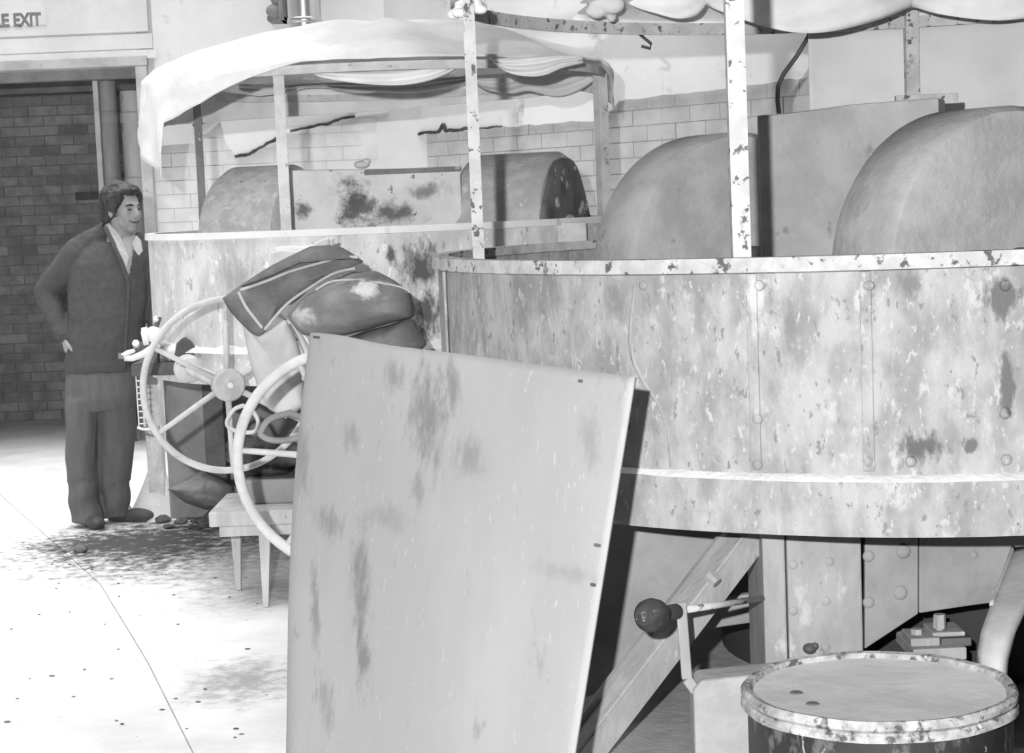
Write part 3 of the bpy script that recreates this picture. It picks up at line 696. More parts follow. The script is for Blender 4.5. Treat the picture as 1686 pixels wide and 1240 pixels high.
bz = onz(1446, 1100, dz); 

# ================================================================ LEANING SHEET
TL = at(503, 547, 5.05); TR = at(1046, 621, 4.0); BL = onz(449, 1290)
PN = (TR - TL).cross(BL - TL).normalized()
if PN.y > 0: PN = -PN
def onboard(px, py): return onplane(px, py, TL, PN)
M_sheet = mat('scuffed_grey_sheet', 0.33, 0.38, scale=1.8, stretch=(1, 1, 0.38), bump=0.08, bscale=30, rough=0.75, stain_noise=34,
              spots=((0.28, 14, 0.60, 0.10), (0.40, 2.5, 0.56, 0.2), (0.25, 46, 0.66, 0.06), (0.41, 60, 0.62, 0.05)),
              stains=tuple((onboard(x, y), (rx, 0.5, rz), v, 1.0) for x, y, rx, rz, v in (
                  (705, 690, 0.07, 0.17, 0.20), (650, 620, 0.05, 0.05, 0.24), (545, 860, 0.06, 0.06, 0.23), (595, 960, 0.035, 0.2, 0.19), (600, 1080, 0.03, 0.12, 0.19), (770, 750, 0.06, 0.07, 0.24), (970, 720, 0.03, 0.10, 0.27), (500, 760, 0.03, 0.15, 0.24), (640, 850, 0.08, 0.05, 0.27), (930, 940, 0.10, 0.03, 0.28), (520, 1000, 0.02, 0.2, 0.23), (540, 1150, 0.03, 0.1, 0.25), (690, 800, 0.03, 0.06, 0.24), (745, 640, 0.03, 0.10, 0.22), (580, 720, 0.04, 0.05, 0.25))))
top_c = spline([(503, 547), (560, 552), (640, 568), (760, 583), (900, 602), (1046, 621)], 5)
left_c = spline([(503, 547), (489, 640), (475, 760), (466, 860), (458, 1000), (453, 1180), (449, 1290)], 5)
# right edge on the same plane, down to the floor
rx = lambda y: 1046 - (y - 621) * 0.1601
lo_, hi_ = 1230.0, 1900.0
for _ in range(50):
    md = (lo_ + hi_) / 2
    if onboard(rx(md), md).z > 0.0: lo_ = md
    else: hi_ = md
right_end = lo_
TLp = [onboard(x, y) for x, y in top_c]; LFp = [onboard(x, y) for x, y in left_c]
RTp = [onboard(rx(621 + (right_end - 621) * i / 30), 621 + (right_end - 621) * i / 30) for i in range(31)]
BTp = [LFp[-1], RTp[-1]]
def samp(pl, u):
    f = u * (len(pl) - 1); i = min(int(f), len(pl) - 2); return pl[i].lerp(pl[i + 1], f - i)
def sheet_fn(u, v):
    c = samp(TLp, u) * (1 - v) + samp(BTp, u) * v + samp(LFp, v) * (1 - u) + samp(RTp, v) * u
    c -= (TLp[0] * (1 - u) + TLp[-1] * u) * (1 - v) + (LFp[-1] * (1 - u) + RTp[-1] * u) * v
    curl = 0.05 * max(0, 1 - u / 0.10) ** 2 * (0.4 + 0.6 * v)         # left edge curls back a little
    return c - PN * curl + PN * 0.012 * math.sin(u * math.pi) * math.sin(v * 2.6)
bc = (BTp[0] + BTp[1]) / 2
sh = thing('leaning_sheet', 'large scuffed grey sheet leaning on the machinery between handwheel and pan', 'sheet', (bc.x, bc.y, 0))
obj('sheet', MB().grid(sheet_fn, 48, 48), M_sheet, sh, smooth=True, solid=0.008)
for px, py, l in ((527, 556, 0.022), (962, 628, 0.008), (990, 898, 0.014), (983, 963, 0.010)):
    p = onboard(px, py) + PN * 0.012
    ax_ = (TR - TL).normalized(); ay_ = PN.cross(ax_)
    obj('nail', MB().obox(p, ax_ * l / 2, PN * 0.004, ay_ * 0.003), M_steel, sh)

# ================================================================ LEFT MILL
C1 = Vector((-0.565, 8.5, 0)); R1 = 1.085
RIM1 = on_cyl(500, 378, C1, R1).z; LED1 = on_cyl(430, 580, C1, R1).z; BOT1 = LED1 - 0.14
st1 = lambda px, py, rx_, rz_, v, s=0.8: (on_cyl(px, py, C1, R1), (rx_, 0.3, rz_), v, s)
M_pan1 = mat('powdery_painted_steel', 0.52, 0.72, scale=8.0, stretch=(1, 1, 0.45), lo=0.36, hi=0.66, detail=10, bump=0.4, bscale=28, stain_noise=26,
             spots=((0.80, 9.0, 0.57, 0.12), (0.36, 8.0, 0.62, 0.08), (0.36, 36, 0.60, 0.05), (0.82, 44, 0.60, 0.05), (0.2, 26, 0.71, 0.04)),
             stains=(st1(690, 440, 0.10, 0.13, 0.10), st1(705, 520, 0.08, 0.14, 0.10), st1(645, 420, 0.03, 0.05, 0.12), st1(390, 460, 0.12, 0.14, 0.36, 1.0)))  # speckled dark blotch; lower patch also paints in the shadow of the sacks
M_stone1 = mat('white_crusted_stone', 0.66, 0.84, scale=16, detail=10, bump=0.7, bscale=50, spots=((0.90, 20, 0.56, 0.08), (0.46, 18, 0.62, 0.06)))
M_stone1r = mat('grey_crusted_stone', 0.48, 0.64, scale=8, detail=9, bump=0.6, bscale=40, spots=((0.84, 13, 0.61, 0.05), (0.3, 10, 0.70, 0.05)))
M_face = mat('shaded_stone_face', 0.10, 0.20, scale=7, detail=9, bump=0.5, bscale=30, spots=((0.7, 9, 0.57, 0.04),), rough=0.6)  # end face darker: its shading is put into the colour
gp = lambda px, py, y: at(px, py, y)
M_cover = mat('stained_white_cover', 0.72, 0.86, scale=5, detail=9, bump=0.4, bscale=30, spots=((0.16, 13.0, 0.62, 0.05),),
              stains=((gp(585, 335, 8.0), (0.10, 0.3, 0.15), 0.13, 0.9), (gp(640, 350, 8.0), (0.18, 0.3, 0.07), 0.18, 0.9), (gp(500, 345, 8.0), (0.05, 0.3, 0.05), 0.2, 0.9), (gp(700, 315, 8.0), (0.12, 0.3, 0.05), 0.3, 1.0)))
mill1 = thing('edge_runner_mill', 'far edge runner mill with pale powdery pan behind the draped sacks', 'mill', (C1.x, C1.y, 0), 'edge runner mills')
wall1 = obj('pan_wall', MB().lathe([(R1, LED1), (R1, RIM1 - 0.02), (R1 - 0.02, RIM1 - 0.02), (R1 - 0.02, LED1)], C1, n=128, wob=wobble), M_pan1, mill1, smooth='auto')
obj('pan_rim', MB().lathe([(R1 - 0.03, RIM1), (R1 + 0.012, RIM1), (R1 + 0.014, RIM1 - 0.028), (R1 - 0.001, RIM1 - 0.03), (R1 - 0.028, RIM1 - 0.02), (R1 - 0.03, RIM1)], C1, n=128, wob=wobble), M_white, mill1, smooth='auto')
obj('powder_ledge', MB().lathe([(R1 - 0.01, LED1 + 0.03), (R1 + 0.02, LED1 + 0.012), (R1 + 0.035, LED1 - 0.006), (R1 - 0.01, LED1 - 0.008)], C1, n=140,
    wob=lambda t, h: 0.008 * math.sin(31 * t) + 0.006 * math.sin(57 * t)), M_powder, mill1, smooth='auto')
obj('pan_base_ring', MB().lathe([(R1 - 0.1, BOT1), (R1 + 0.015, BOT1), (R1 + 0.018, LED1), (R1 - 0.1, LED1), (R1 - 0.1, BOT1)], C1, n=128), M_pan1, mill1, smooth='auto')
obj('pan_floor', MB().lathe([(0, LED1), (R1 - 0.02, LED1), (R1 - 0.02, LED1 - 0.1), (0, LED1 - 0.1)], C1, n=64), M_steel, mill1)
AX1 = Vector((0.943, -0.333, 0))
SR1 = 0.385; SZ1 = at(880, 251, 8.25).z - SR1
lz = Vector((0, 0, SZ1))
s_l = stone(mill1, C1 - AX1 * 0.40 + lz, AX1, SR1, 0.40, M_stone1, 0.06)
s_r = stone(mill1, C1 + AX1 * 0.885 + lz, AX1, SR1, 0.42, M_stone1r, 0.03)
fcx = C1 + AX1 * 0.89 + lz
face = obj('stone_face', MB().lathe([(0, 0.012), (SR1 - 0.05, 0.010), (SR1 - 0.025, 0.0), (SR1 - 0.03, -0.02)], fcx, AX1, n=48, wob=lambda t, h: 0.006 * math.sin(7 * t)), M_face, s_r, smooth=True)
obj('hub', MB().lathe([(0, 0.075), (0.045, 0.07), (0.055, 0.05), (0.06, 0.03), (0.10, 0.022), (0.105, 0.0)], fcx, AX1, n=24), M_stone1r, s_r, smooth='auto')
a = at(478, 280, 7.98); b = at(758, 276, 7.98); zc = LED1 + 0.1
cov = obj('centre_cover', MB().hexa([(a.x, 7.98, zc), (b.x, 7.98, zc), (b.x, 8.4, zc), (a.x, 8.4, zc)], [(a.x, 7.98, a.z), (b.x, 7.98, b.z), (b.x - 0.04, 8.4, b.z), (a.x, 8.4, a.z)]), M_cover, mill1, bevel=0.012)
obj('cover_lip', MB().box(at(600, 280, 7.97).x, b.x + 0.005, 7.955, 7.98, b.z - 0.016, b.z + 0.006), M_midsteel, cov)
kb = at(596, 271, 8.0)
obj('powder_lump', MB().ball(kb, (0.035, 0.03, 0.018)).ball(kb + Vector((0.02, 0, 0.012)), (0.02, 0.02, 0.014)), M_powder, cov, smooth=True)
rb = at(920, 385, 7.72)
obj('scraper_box', MB().box(at(874, 380, 7.75).x, at(966, 380, 7.75).x, 7.75, 7.95, at(920, 408, 7.75).z, at(920, 367, 7.75).z), M_stone1r, mill1, bevel=0.006)
# canopy frame and cloth
HZ1 = at(750, 104, 7.48).z
canopy1 = thing('mill_canopy', 'white cloth canopy sagging over the far mill below the flue pipe', 'canopy', (C1.x, C1.y, RIM1), 'cloth canopies over the mills')
M_beam = mat('dirty_pale_bar', 0.56, 0.70, scale=14, detail=8, spots=((0.30, 18, 0.62, 0.06),))
hoop(canopy1, C1, 1.035, HZ1, 0.035, 0.012, M_beam)
def rim_post(px, front, yaw, w, mtl, ztop, R=1.02):
    best = None
    for i in range(3600):
        t = 2 * math.pi * i / 3600; p = C1 + Vector((math.cos(t), math.sin(t), 0)) * R + Vector((0, 0, RIM1))
        if (math.sin(t) < 0) != front: continue
        e = abs(pix(p)[0] - px)
        if best is None or e < best[0]: best = (e, p)
    p = best[1]; return angle_post(canopy1, (p.x, p.y, RIM1 - 0.08), (p.x, p.y, ztop), w, 0.006, mtl, yaw)
rim_post(464, True, 0, 0.042, M_beam, HZ1)
rim_post(330, False, 0, 0.035, M_midsteel, HZ1 - 0.03)
rim_post(996, True, 0.6, 0.045, M_beam, HZ1)
SK = [(0, 0.20), (12, 0.14), (30, 0.08), (80, 0.10), (130, 0.14), (165, 0.18), (185, 0.25), (200, 0.36), (213, 0.46), (217, 0.22), (226, 0.17), (238, 0.10), (250, 0.035), (258, 0.012), (340, 0.012), (350, 0.08), (360, 0.20)]
dome(canopy1, C1, 1.045, HZ1 + 0.01, 0.235, lambda t: lerp_table(SK, t), M_canvas, amp=0.022)
swag(canopy1, [(498, 104, 7.62), (515, 121, 7.61), (540, 130, 7.6), (590, 138, 7.58), (650, 142, 7.58), (700, 136, 7.58), (740, 121, 7.6), (760, 104, 7.6)], HZ1 + 0.02, -0.02, 0.05, M_canvas)
swag(canopy1, [(812, 103, 7.6), (835, 119, 7.6), (865, 126, 7.6), (895, 125, 7.6), (925, 113, 7.62), (960, 104, 7.66)], HZ1 + 0.02, -0.02, 0.03, M_canvas)
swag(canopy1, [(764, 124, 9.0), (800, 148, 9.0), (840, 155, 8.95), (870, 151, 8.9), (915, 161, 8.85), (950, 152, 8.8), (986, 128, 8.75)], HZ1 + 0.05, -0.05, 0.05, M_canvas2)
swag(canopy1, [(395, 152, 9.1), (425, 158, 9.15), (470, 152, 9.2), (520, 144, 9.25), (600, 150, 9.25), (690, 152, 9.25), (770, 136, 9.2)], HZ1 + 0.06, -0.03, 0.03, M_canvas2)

# supports under the left pan
M_wood = mat('pale_rough_wood', 0.44, 0.56, scale=5, stretch=(0.5, 0.5, 5), bump=0.3, spots=((0.28, 9, 0.64, 0.06),))
for px, y in ((352, 8.95), (640, 7.75), (800, 8.4)):
    p = at(px, 700, y); obj('support_post', MB().box(p.x - 0.05, p.x + 0.05, y, y + 0.12, 0, BOT1 + 0.02), M_steel, mill1, bevel=0.005)
gpan = obj('side_panel', MB().box(at(272, 700, 9.0).x, at(340, 700, 9.0).x, 9.0, 9.03, 0.05, BOT1), M_midsteel, mill1, bevel=0.003)
gpan2 = obj('side_panel', MB().box(at(366, 700, 9.1).x, at(500, 700, 9.1).x, 9.1, 9.13, 0.05, BOT1), M_midsteel, mill1, bevel=0.003)
obj('panel_strip', MB().box(at(261, 650, 8.95).x, at(270, 650, 8.95).x, 8.95, 8.98, at(265, 712, 8.95).z, at(265, 612, 8.95).z), M_white, gpan)
lb0, lb1 = at(222, 604, 7.86), at(338, 604, 7.86)
lbm = obj('ledge_beam', MB().box(lb0.x, lb1.x, 7.78, 8.05, lb0.z - 0.035, lb0.z + 0.02), M_steel, mill1, bevel=0.006)
obj('broken_casting', MB().prism([at(x, y, 7.72) for x, y in ((286, 590), (290, 566), (300, 556), (312, 562), (326, 576), (334, 590), (332, 602), (300, 604))], (0, 0.12, 0)), M_steel, mill1, bevel=0.006)
wp = at(236, 660, 8.2)
pl_ = obj('left_upright', MB().box(at(236, 660, 9.28).x, at(262, 660, 9.28).x, 9.28, 9.36, 0.0, BOT1 - 0.03), M_pan1, mill1, bevel=0.005)
# valve fittings on the ledge
vp = at(246, 552, 7.8)
vf = thing('valve_fitting', 'small white dusted valve on the ledge beside the waist of the person', 'valve', (vp.x, vp.y, lb0.z + 0.02))
obj('valve_body', MB().tube([at(234, 556, 7.8), at(262, 550, 7.82)], 0.026, 14).ball(at(254, 552, 7.8), 0.04, 14, 10), M_white, vf, smooth=True)
obj('valve_flange', MB().lathe([(0, -0.012), (0.042, -0.012), (0.042, 0.012), (0, 0.012)], at(240, 555, 7.8), (1, 0.1, 0.1), n=20), M_white, vf, smooth='auto')
obj('valve_stem', MB().tube([at(246, 572, 7.8), at(262, 522, 7.8)], 0.012, 10), M_steel, vf, smooth=True)
obj('stem_nut', MB().ball(at(258, 526, 7.8), 0.016, 8, 6), M_powder, vf)
obj('pedestal', MB().bar(at(250, 598, 7.8), at(250, 556, 7.8), 0.06, 0.05), M_steel, vf)
obj('bolt_head', MB().lathe([(0, 0.014), (0.016, 0.014), (0.018, -0.016)], at(224, 566, 7.76), (0.1, -0.9, 0.3), n=6), M_powder, vf)
obj('bolt_arm', MB().bar(at(224, 570, 7.78), at(248, 572, 7.8), 0.045, 0.03, (0, 0, 1)), M_steel, vf)
hb = thing('bent_iron_bar', 'pale bent iron bar hooked over the end of the ledge', 'bar', at(225, 590, 7.72))
obj('bar', MB().tube([at(x, y, 7.72) for x, y in ((222, 577), (210, 581), (203, 585), (206, 590), (218, 590), (236, 583), (250, 574), (262, 566))], [0.008, 0.011, 0.012, 0.013, 0.014, 0.015, 0.016, 0.016], 10), M_white, hb, smooth=True)
obj('bar_tail', MB().bar(at(195, 586, 7.75), at(232, 588, 7.78), 0.025, 0.012, (0, 0, 1)), M_midsteel, hb)
bk = thing('loose_brick', 'pale broken brick lying on the dark ledge behind the handwheel', 'brick', at(282, 594, 7.76))
obj('block', MB().box(at(272, 590, 7.74).x, at(306, 590, 7.74).x, 7.80, 7.9, lb0.z + 0.021, lb0.z + 0.06), M_cover, bk, bevel=0.008)
obj('powder_cap', MB().ball(at(286, 577, 7.84), (0.06, 0.05, 0.025)).ball(at(272, 573, 7.84), (0.03, 0.03, 0.03)), M_powder, bk, smooth=True)
# small wire guard at the left of the ledge
wgd = thing('wire_guard', 'small ladder of wires fixed beside the mill by the trousers', 'guard', (at(231, 700, 8.15).x, 8.15, 0.5))
x0, x1 = at(227, 670, 8.15).x, at(236, 670, 8.15).x
z0, z1 = at(231, 703, 8.15).z, at(231, 612, 8.15).z
obj('upright', MB().tube([(x0, 8.15, z0), (x0, 8.15, z1)], 0.003, 6), M_white, wgd)
obj('upright', MB().tube([(x1, 8.15, z0), (x1, 8.15, z1)], 0.003, 6), M_white, wgd)
for i in range(9):
    z = z0 + (z1 - z0) * (i + 0.5) / 9; obj('rung', MB().tube([(x0, 8.15, z), (x1 + 0.01, 8.15, z)], 0.003, 6), M_white, wgd)
obj('hoop_band', MB().tube([at(x, y, 8.12) for x, y in ((226, 704), (236, 707), (250, 707), (262, 702))], 0.006, 8), M_white, wgd, smooth=True)

# ================================================================ HANDWHEELS
M_wheel = mat('dusted_cast_iron', 0.50, 0.62, scale=10, bump=0.25, bscale=50, spots=((0.42, 14, 0.62, 0.08),))
M_hub = mat('dusty_hub_face', 0.40, 0.50, scale=16, spots=((0.6, 20, 0.58, 0.08), (0.24, 14, 0.66, 0.06)), bump=0.4)
def handwheel(c, axis, rad, rim, label, shaft_len, rot=0.0, hub=0.065, stand=True):
    c = Vector(c); ax = Vector(axis).normalized()          # axis points back from the face
    u = Vector((0, 0, 1)).cross(ax).normalized(); v = ax.cross(u)
    if u.x < 0: u = -u
    if v.z < 0: v = -v
    t = thing('handwheel', label, 'handwheel', (c + ax * shaft_len).xyz * 1.0, 'cast iron handwheels')
    obj('wheel_rim', MB().tube([c + (u * math.cos(2 * math.pi * i / 72) + v * math.sin(2 * math.pi * i / 72)) * rad for i in range(72)], rim, 12, closed=True), M_wheel, t, smooth=True)
    for k in range(6):
        a_ = math.radians(30 + 60 * k + rot); d = u * math.cos(a_) + v * math.sin(a_)
        obj('spoke', MB().tube([c + d * hub * 0.8 + ax * 0.02, c + d * rad * 0.55 + ax * 0.012, c + d * (rad - rim * 0.5)], [0.0125, 0.011, 0.0095], 10), M_wheel, t, smooth=True)
    hb_ = obj('hub', MB().lathe([(0, -0.022), (hub * 0.25, -0.022), (hub * 0.28, -0.014), (hub * 0.9, -0.012), (hub, -0.004), (hub, 0.03), (hub * 0.7, 0.04)], c, ax, n=36), M_hub, t, smooth='auto')
    obj('hub_nut', MB().lathe([(0, -0.032), (0.010, -0.031), (0.013, -0.02)], c, ax, n=6), M_powder, hb_)
    obj('shaft', MB().tube([c + ax * 0.03, c + ax * shaft_len], 0.026, 16), M_wheel, t, smooth='auto')
    obj('shaft_collar', MB().lathe([(0.026, 0), (0.05, 0.004), (0.054, 0.02), (0.044, 0.03), (0.058, 0.04), (0.06, 0.065), (0.03, 0.07)], c + ax * (shaft_len - 0.14), ax, n=24), M_wheel, t, smooth='auto')
    if stand:
        e = c + ax * (shaft_len - 0.04)
        obj('pedestal', MB().bar((e.x, e.y, 0), (e.x, e.y, e.z + 0.05), 0.10, 0.07, (1, 0, 0), 0.07, 0.07), M_steel, t, bevel=0.006)
    return t
handwheel(at(377, 634, 7.05), (-0.40, 0.915, 0.03), 0.335, 0.0135, 'complete six spoked handwheel with round hub beneath the draped sacks', 0.74, stand=False)
handwheel(at(569, 757, 5.72), (0.05, 0.998, 0.02), 0.345, 0.0175, 'pale handwheel half hidden behind the leaning sheet', 0.5, rot=23)

# ================================================================ SACKS ON THE STAND
M_sack = mat('dark_sackcloth', 0.13, 0.19, scale=9, bump=0.6, bscale=22, stretch=(1, 1, 1.6), rough=0.95, spots=((0.32, 7, 0.62, 0.12),))
M_sack2 = mat('dusty_sackcloth', 0.16, 0.25, scale=7, bump=0.6, bscale=22, stretch=(1, 1, 1.6), rough=0.95, spots=((0.40, 6, 0.60, 0.12),),
              stains=((at(610, 475, 6.4), (0.07, 0.5, 0.04), 0.6, 0.7),(at(500, 520, 6.4), (0.06, 0.4, 0.06), 0.5, 1.0)))
M_sack3 = mat('pale_sackcloth', 0.50, 0.62, scale=5, bump=0.3, bscale=14, rough=0.95, spots=((0.36, 6, 0.62, 0.1),))
M_seam = mat('pale_seam', 0.42, 0.5, scale=12)
M_paper = mat('newspaper', 0.74, 0.82, scale=8, spots=((0.5, 60, 0.62, 0.05),), bump=0.05)
def resample(poly, n):
    seg = []; tot = 0
    for p, q in zip(poly, poly[1:] + poly[:1]):
        l = math.hypot(q[0] - p[0], q[1] - p[1]); seg.append((tot, l, p, q)); tot += l
    out = []
    for i in range(n):
        t = tot * i / n
        for s0_, l, p, q in seg:
            if s0_ <= t <= s0_ + l + 1e-9:
                k = (t - s0_) / max(l, 1e-9); out.append((p[0] + (q[0] - p[0]) * k, p[1] + (q[1] - p[1]) * k)); break
    return out
def pillow(name, poly, depf, thick, mtl, parent, cen=None, n=72, rings=12, wr=0.012, wsc=9, power=0.5, back=0.8):
    pl = resample([tuple(map(float, p)) for p in poly], n)
    cx = sum(p[0] for p in pl) / n; cy = sum(p[1] for p in pl) / n
    if cen: cx, cy = cen
    mb = MB(); front = []; bk = []
    for side_, arr in ((-1, front), (1, bk)):
        for k in range(rings + 1):
            s_ = 1 - k / rings
            row = []
            for (x, y) in pl:
                X = cx + (x - cx) * s_; Y = cy + (y - cy) * s_
                d = depf(X, Y); prof_ = max(0.0, 1 - s_ ** 3) ** power
                p = at(X, Y, d + side_ * thick / 2 * prof_ * (1 if side_ < 0 else back))
                p += Vector((0, -1, 0.3)) * (wr * fbm(p, wsc)) * prof_
                row.append(p)
            arr.append(row)
    base = 0
    allr = front[::-1] + bk[1:]
    for row in allr: mb.v += row
    for i in range(len(allr) - 1):
        for j in range(n):
            j2 = (j + 1) % n
            mb.f.append((i * n + j, i * n + j2, (i + 1) * n + j2, (i + 1) * n + j))
    mb.f.append(tuple(range(n))); mb.f.append(tuple((len(allr) - 1) * n + j for j in reversed(range(n))))
    return obj(name, mb, mtl, parent, smooth=True)
def px_line(pts, depf, off=0.0): return [at(x, y, depf(x, y) - off) for x, y in spline(pts, 6)]
# stand that carries them
sy0, sy1 = 6.30, 6.85
sa, sb = at(506, 600, 6.5).x, at(712, 600, 6.5).x; sz = at(600, 598, 6.5).z
std = thing('work_stand', 'rough wooden stand under the sacks behind the leaning sheet', 'stand', ((sa + sb) / 2, 6.58, 0))
obj('top_board', MB().box(sa, sb, sy0, sy1, sz - 0.035, sz), M_wood, std, bevel=0.004)
for x in (sa + 0.04, sb - 0.04):
    for y in (sy0 + 0.04, sy1 - 0.04): obj('leg', MB().box(x - 0.03, x + 0.03, y - 0.03, y + 0.03, 0, sz - 0.035), M_wood, std, bevel=0.003)
obj('shelf', MB().box(sa + 0.01, sb - 0.01, sy0 + 0.01, sy1 - 0.01, 0.34, 0.37), M_wood, std)
dl = lambda x, y: 6.55
# lowest filled sack
s3 = thing('filled_sack', 'lowest grey sack on the stand with its corner poking out', 'sack', (at(640, 575, 6.6).x, 6.6, sz), 'sacks piled on the stand')
pillow('sack_body', [(560, 560), (600, 545), (640, 535), (672, 523), (684, 528), (690, 545), (704, 566), (696, 574), (690, 590), (560, 600), (520, 590)], lambda x, y: 6.52, 0.30, M_sack2, s3)
s2 = thing('filled_sack', 'bulging dusty sack with pale patch lying on the pile', 'sack', (at(590, 540, 6.5).x, 6.5, sz + 0.05), 'sacks piled on the stand')
s2b = pillow('sack_body', [(472, 520), (500, 490), (540, 465), (580, 448), (620, 446), (650, 462), (672, 478), (677, 484), (681, 505), (683, 522), (650, 530), (610, 542), (570, 552), (530, 555), (500, 552), (490, 545)], lambda x, y: 6.45, 0.40, M_sack2, s2, cen=(575, 505))
obj('seam', MB().tube([p for p in px_line([(520, 478), (545, 464), (580, 461), (620, 465), (660, 473), (676, 482)], lambda x, y: 6.30)], 0.004, 6), M_seam, s2b, smooth=True)
s1_ = thing('folded_sackcloth', 'dark folded sackcloth with hemmed corner draped over the handwheel rim', 'cloth', (at(480, 500, 6.5).x, 6.5, sz + 0.15))
s1b = pillow('cloth', [(366, 491), (396, 470), (430, 447), (470, 425), (510, 406), (545, 403), (565, 408), (590, 424), (600, 432), (570, 440), (540, 455), (510, 477), (480, 502), (470, 503), (452, 520), (440, 545), (427, 555), (412, 548), (394, 530), (378, 512)],
            lambda x, y: 6.62 - 0.0006 * (x - 366), 0.12, M_sack, s1_, cen=(462, 478), wr=0.014, power=0.4)
df1 = lambda x, y: 6.62 - 0.0006 * (x - 366) - 0.066
obj('hem_seam', MB().tube(px_line([(393, 481), (405, 505), (420, 525), (432, 540)], df1), 0.006, 6), M_seam, s1b, smooth=True)
obj('fold_edge', MB().tube(px_line([(396, 478), (440, 462), (480, 446), (530, 432), (560, 424), (590, 424)], df1), 0.006, 6), M_seam, s1b, smooth=True)
obj('fold_edge', MB().tube(px_line([(436, 543), (470, 503), (510, 474), (550, 450), (585, 442)], df1, 0.005), 0.006, 6), M_seam, s1b, smooth=True)
fold = pillow('upper_fold', [(396, 472), (430, 448), (470, 426), (510, 408), (545, 403), (575, 414), (592, 425), (540, 420), (500, 430), (460, 448), (430, 462)], lambda x, y: 6.60 - 0.0006 * (x - 366), 0.17, M_sack, s1b, power=0.4, wr=0.008)
# pale sack hanging below
s4 = thing('hanging_sack', 'pale limp sack hanging below the folded sackcloth behind the handwheel', 'sack', (at(445, 600, 6.7).x, 6.7, sz - 0.3), 'sacks piled on the stand')
pillow('sack_body', [(398, 530), (420, 548), (440, 548), (470, 525), (482, 545), (492, 570), (500, 600), (500, 670), (470, 690), (440, 672), (425, 640), (412, 600)], lambda x, y: 6.70, 0.14, M_sack3, s4, wr=0.02, wsc=7)
npz = thing('newspaper', 'white folded newspaper tucked behind the folded sackcloth', 'newspaper', at(500, 425, 6.74))
obj('sheet', MB().grid(lambda u, v: at(446 + 96 * u, 416 - 24 * u * u + 22 * v - 3 * math.sin(9 * u), 6.72 + 0.02 * math.sin(3 * u) + 0.05 * v), 16, 6), M_paper, npz, smooth=True, solid=0.004)
obj('sheet', MB().grid(lambda u, v: at(452 + 98 * u, 408 - 16 * u * u + 22 * v - 2 * math.sin(8 * u), 6.76 + 0.05 * v), 16, 6), M_paper, npz, smooth=True, solid=0.004)

# hose loops
for pts, y, r, lab in (([(400, 668), (386, 674), (376, 688), (374, 700), (384, 708), (400, 712), (420, 710), (425, 694), (415, 676)], 7.02, 0.0085, 'small pale wire loop hanging between the two handwheels'),
                       ([(478, 680), (455, 686), (440, 694), (431, 708), (430, 716), (445, 724), (470, 725), (500, 716), (505, 694)], 5.75, 0.0105, 'larger grey hose loop hanging beside the leaning sheet')):
    p_ = [at(x, yy, y) for x, yy in spline(pts + [pts[0]], 5)[:-1]]
    tag(obj('hose_loop', MB().tube(p_, r, 8, closed=True), M_wheel if 'pale' in lab else M_midsteel, smooth=True, loc=p_[0]), lab, 'hose')

# low stool with tapered legs
M_stool = mat('worn_pale_wood', 0.42, 0.54, scale=4, stretch=(3, 3, 0.6), spots=((0.22, 12, 0.62, 0.06),), bump=0.3)
ya, yb = 7.0, 7.62
hs = at(430, 838, 7.2).z
stl = thing('low_stool', 'low wooden stool with tapered legs below the handwheel', 'stool', (at(440, 900, 7.3).x, 7.3, 0))
lx0, lx1 = onz(394, 972).x, onz(398, 972).x + 0.55
q0 = at(366, 830, 7.45); q1 = at(520, 830, 7.2)
obj('seat', MB().box(q0.x, q1.x, 7.1, 7.58, hs - 0.05, hs + 0.01), M_stool, stl, bevel=0.006)
obj('apron', MB().box(q0.x + 0.03, q1.x - 0.02, 7.16, 7.19, hs - 0.10, hs - 0.05), M_stool, stl)
for fx, fy, tx, ty_ in ((onz(393, 972).x, onz(393, 972).y, at(388, 850, 7.5).x, 7.5), (onz(438, 1000).x, onz(438, 1000).y, at(436, 860, 7.17).x, 7.17),
                       (onz(393, 972).x + 0.45, 7.62, q1.x - 0.08, 7.5), (onz(438, 1000).x + 0.4, 7.2, q1.x - 0.06, 7.17)):
    obj('leg', MB().bar((fx, fy, 0), (tx, ty_, hs - 0.05), 0.022, 0.02, (1, 0, 0), 0.05, 0.045), M_stool, stl, bevel=0.003)
blk = thing('timber_block', 'rough timber block lying on the low stool', 'block', (at(440, 810, 7.3).x, 7.3, hs + 0.01))
obj('block', MB().box(at(405, 800, 7.3).x, at(500, 800, 7.3).x, 7.25, 7.45, hs + 0.01, hs + 0.11), M_guard, blk, bevel=0.01)
rag = thing('rag_heap', 'dark heap of oily rags on the timber block behind the handwheel', 'rags', (at(440, 780, 7.3).x, 7.33, hs + 0.11))
mb = MB()
for i in range(16):
    q = at(rnd.uniform(405, 490), rnd.uniform(732, 776), 7.35 + rnd.uniform(-0.08, 0.08))
    mb.ball(q, (rnd.uniform(0.05, 0.11), rnd.uniform(0.04, 0.08), rnd.uniform(0.02, 0.045)), 12, 8, None)
me = remesh(mb, 0.014, 1, 'rag_pile')
for v in me.vertices: v.co += v.normal * (0.02 * fbm(v.co, 14))
link('rag_pile', me, M_knob, rag)

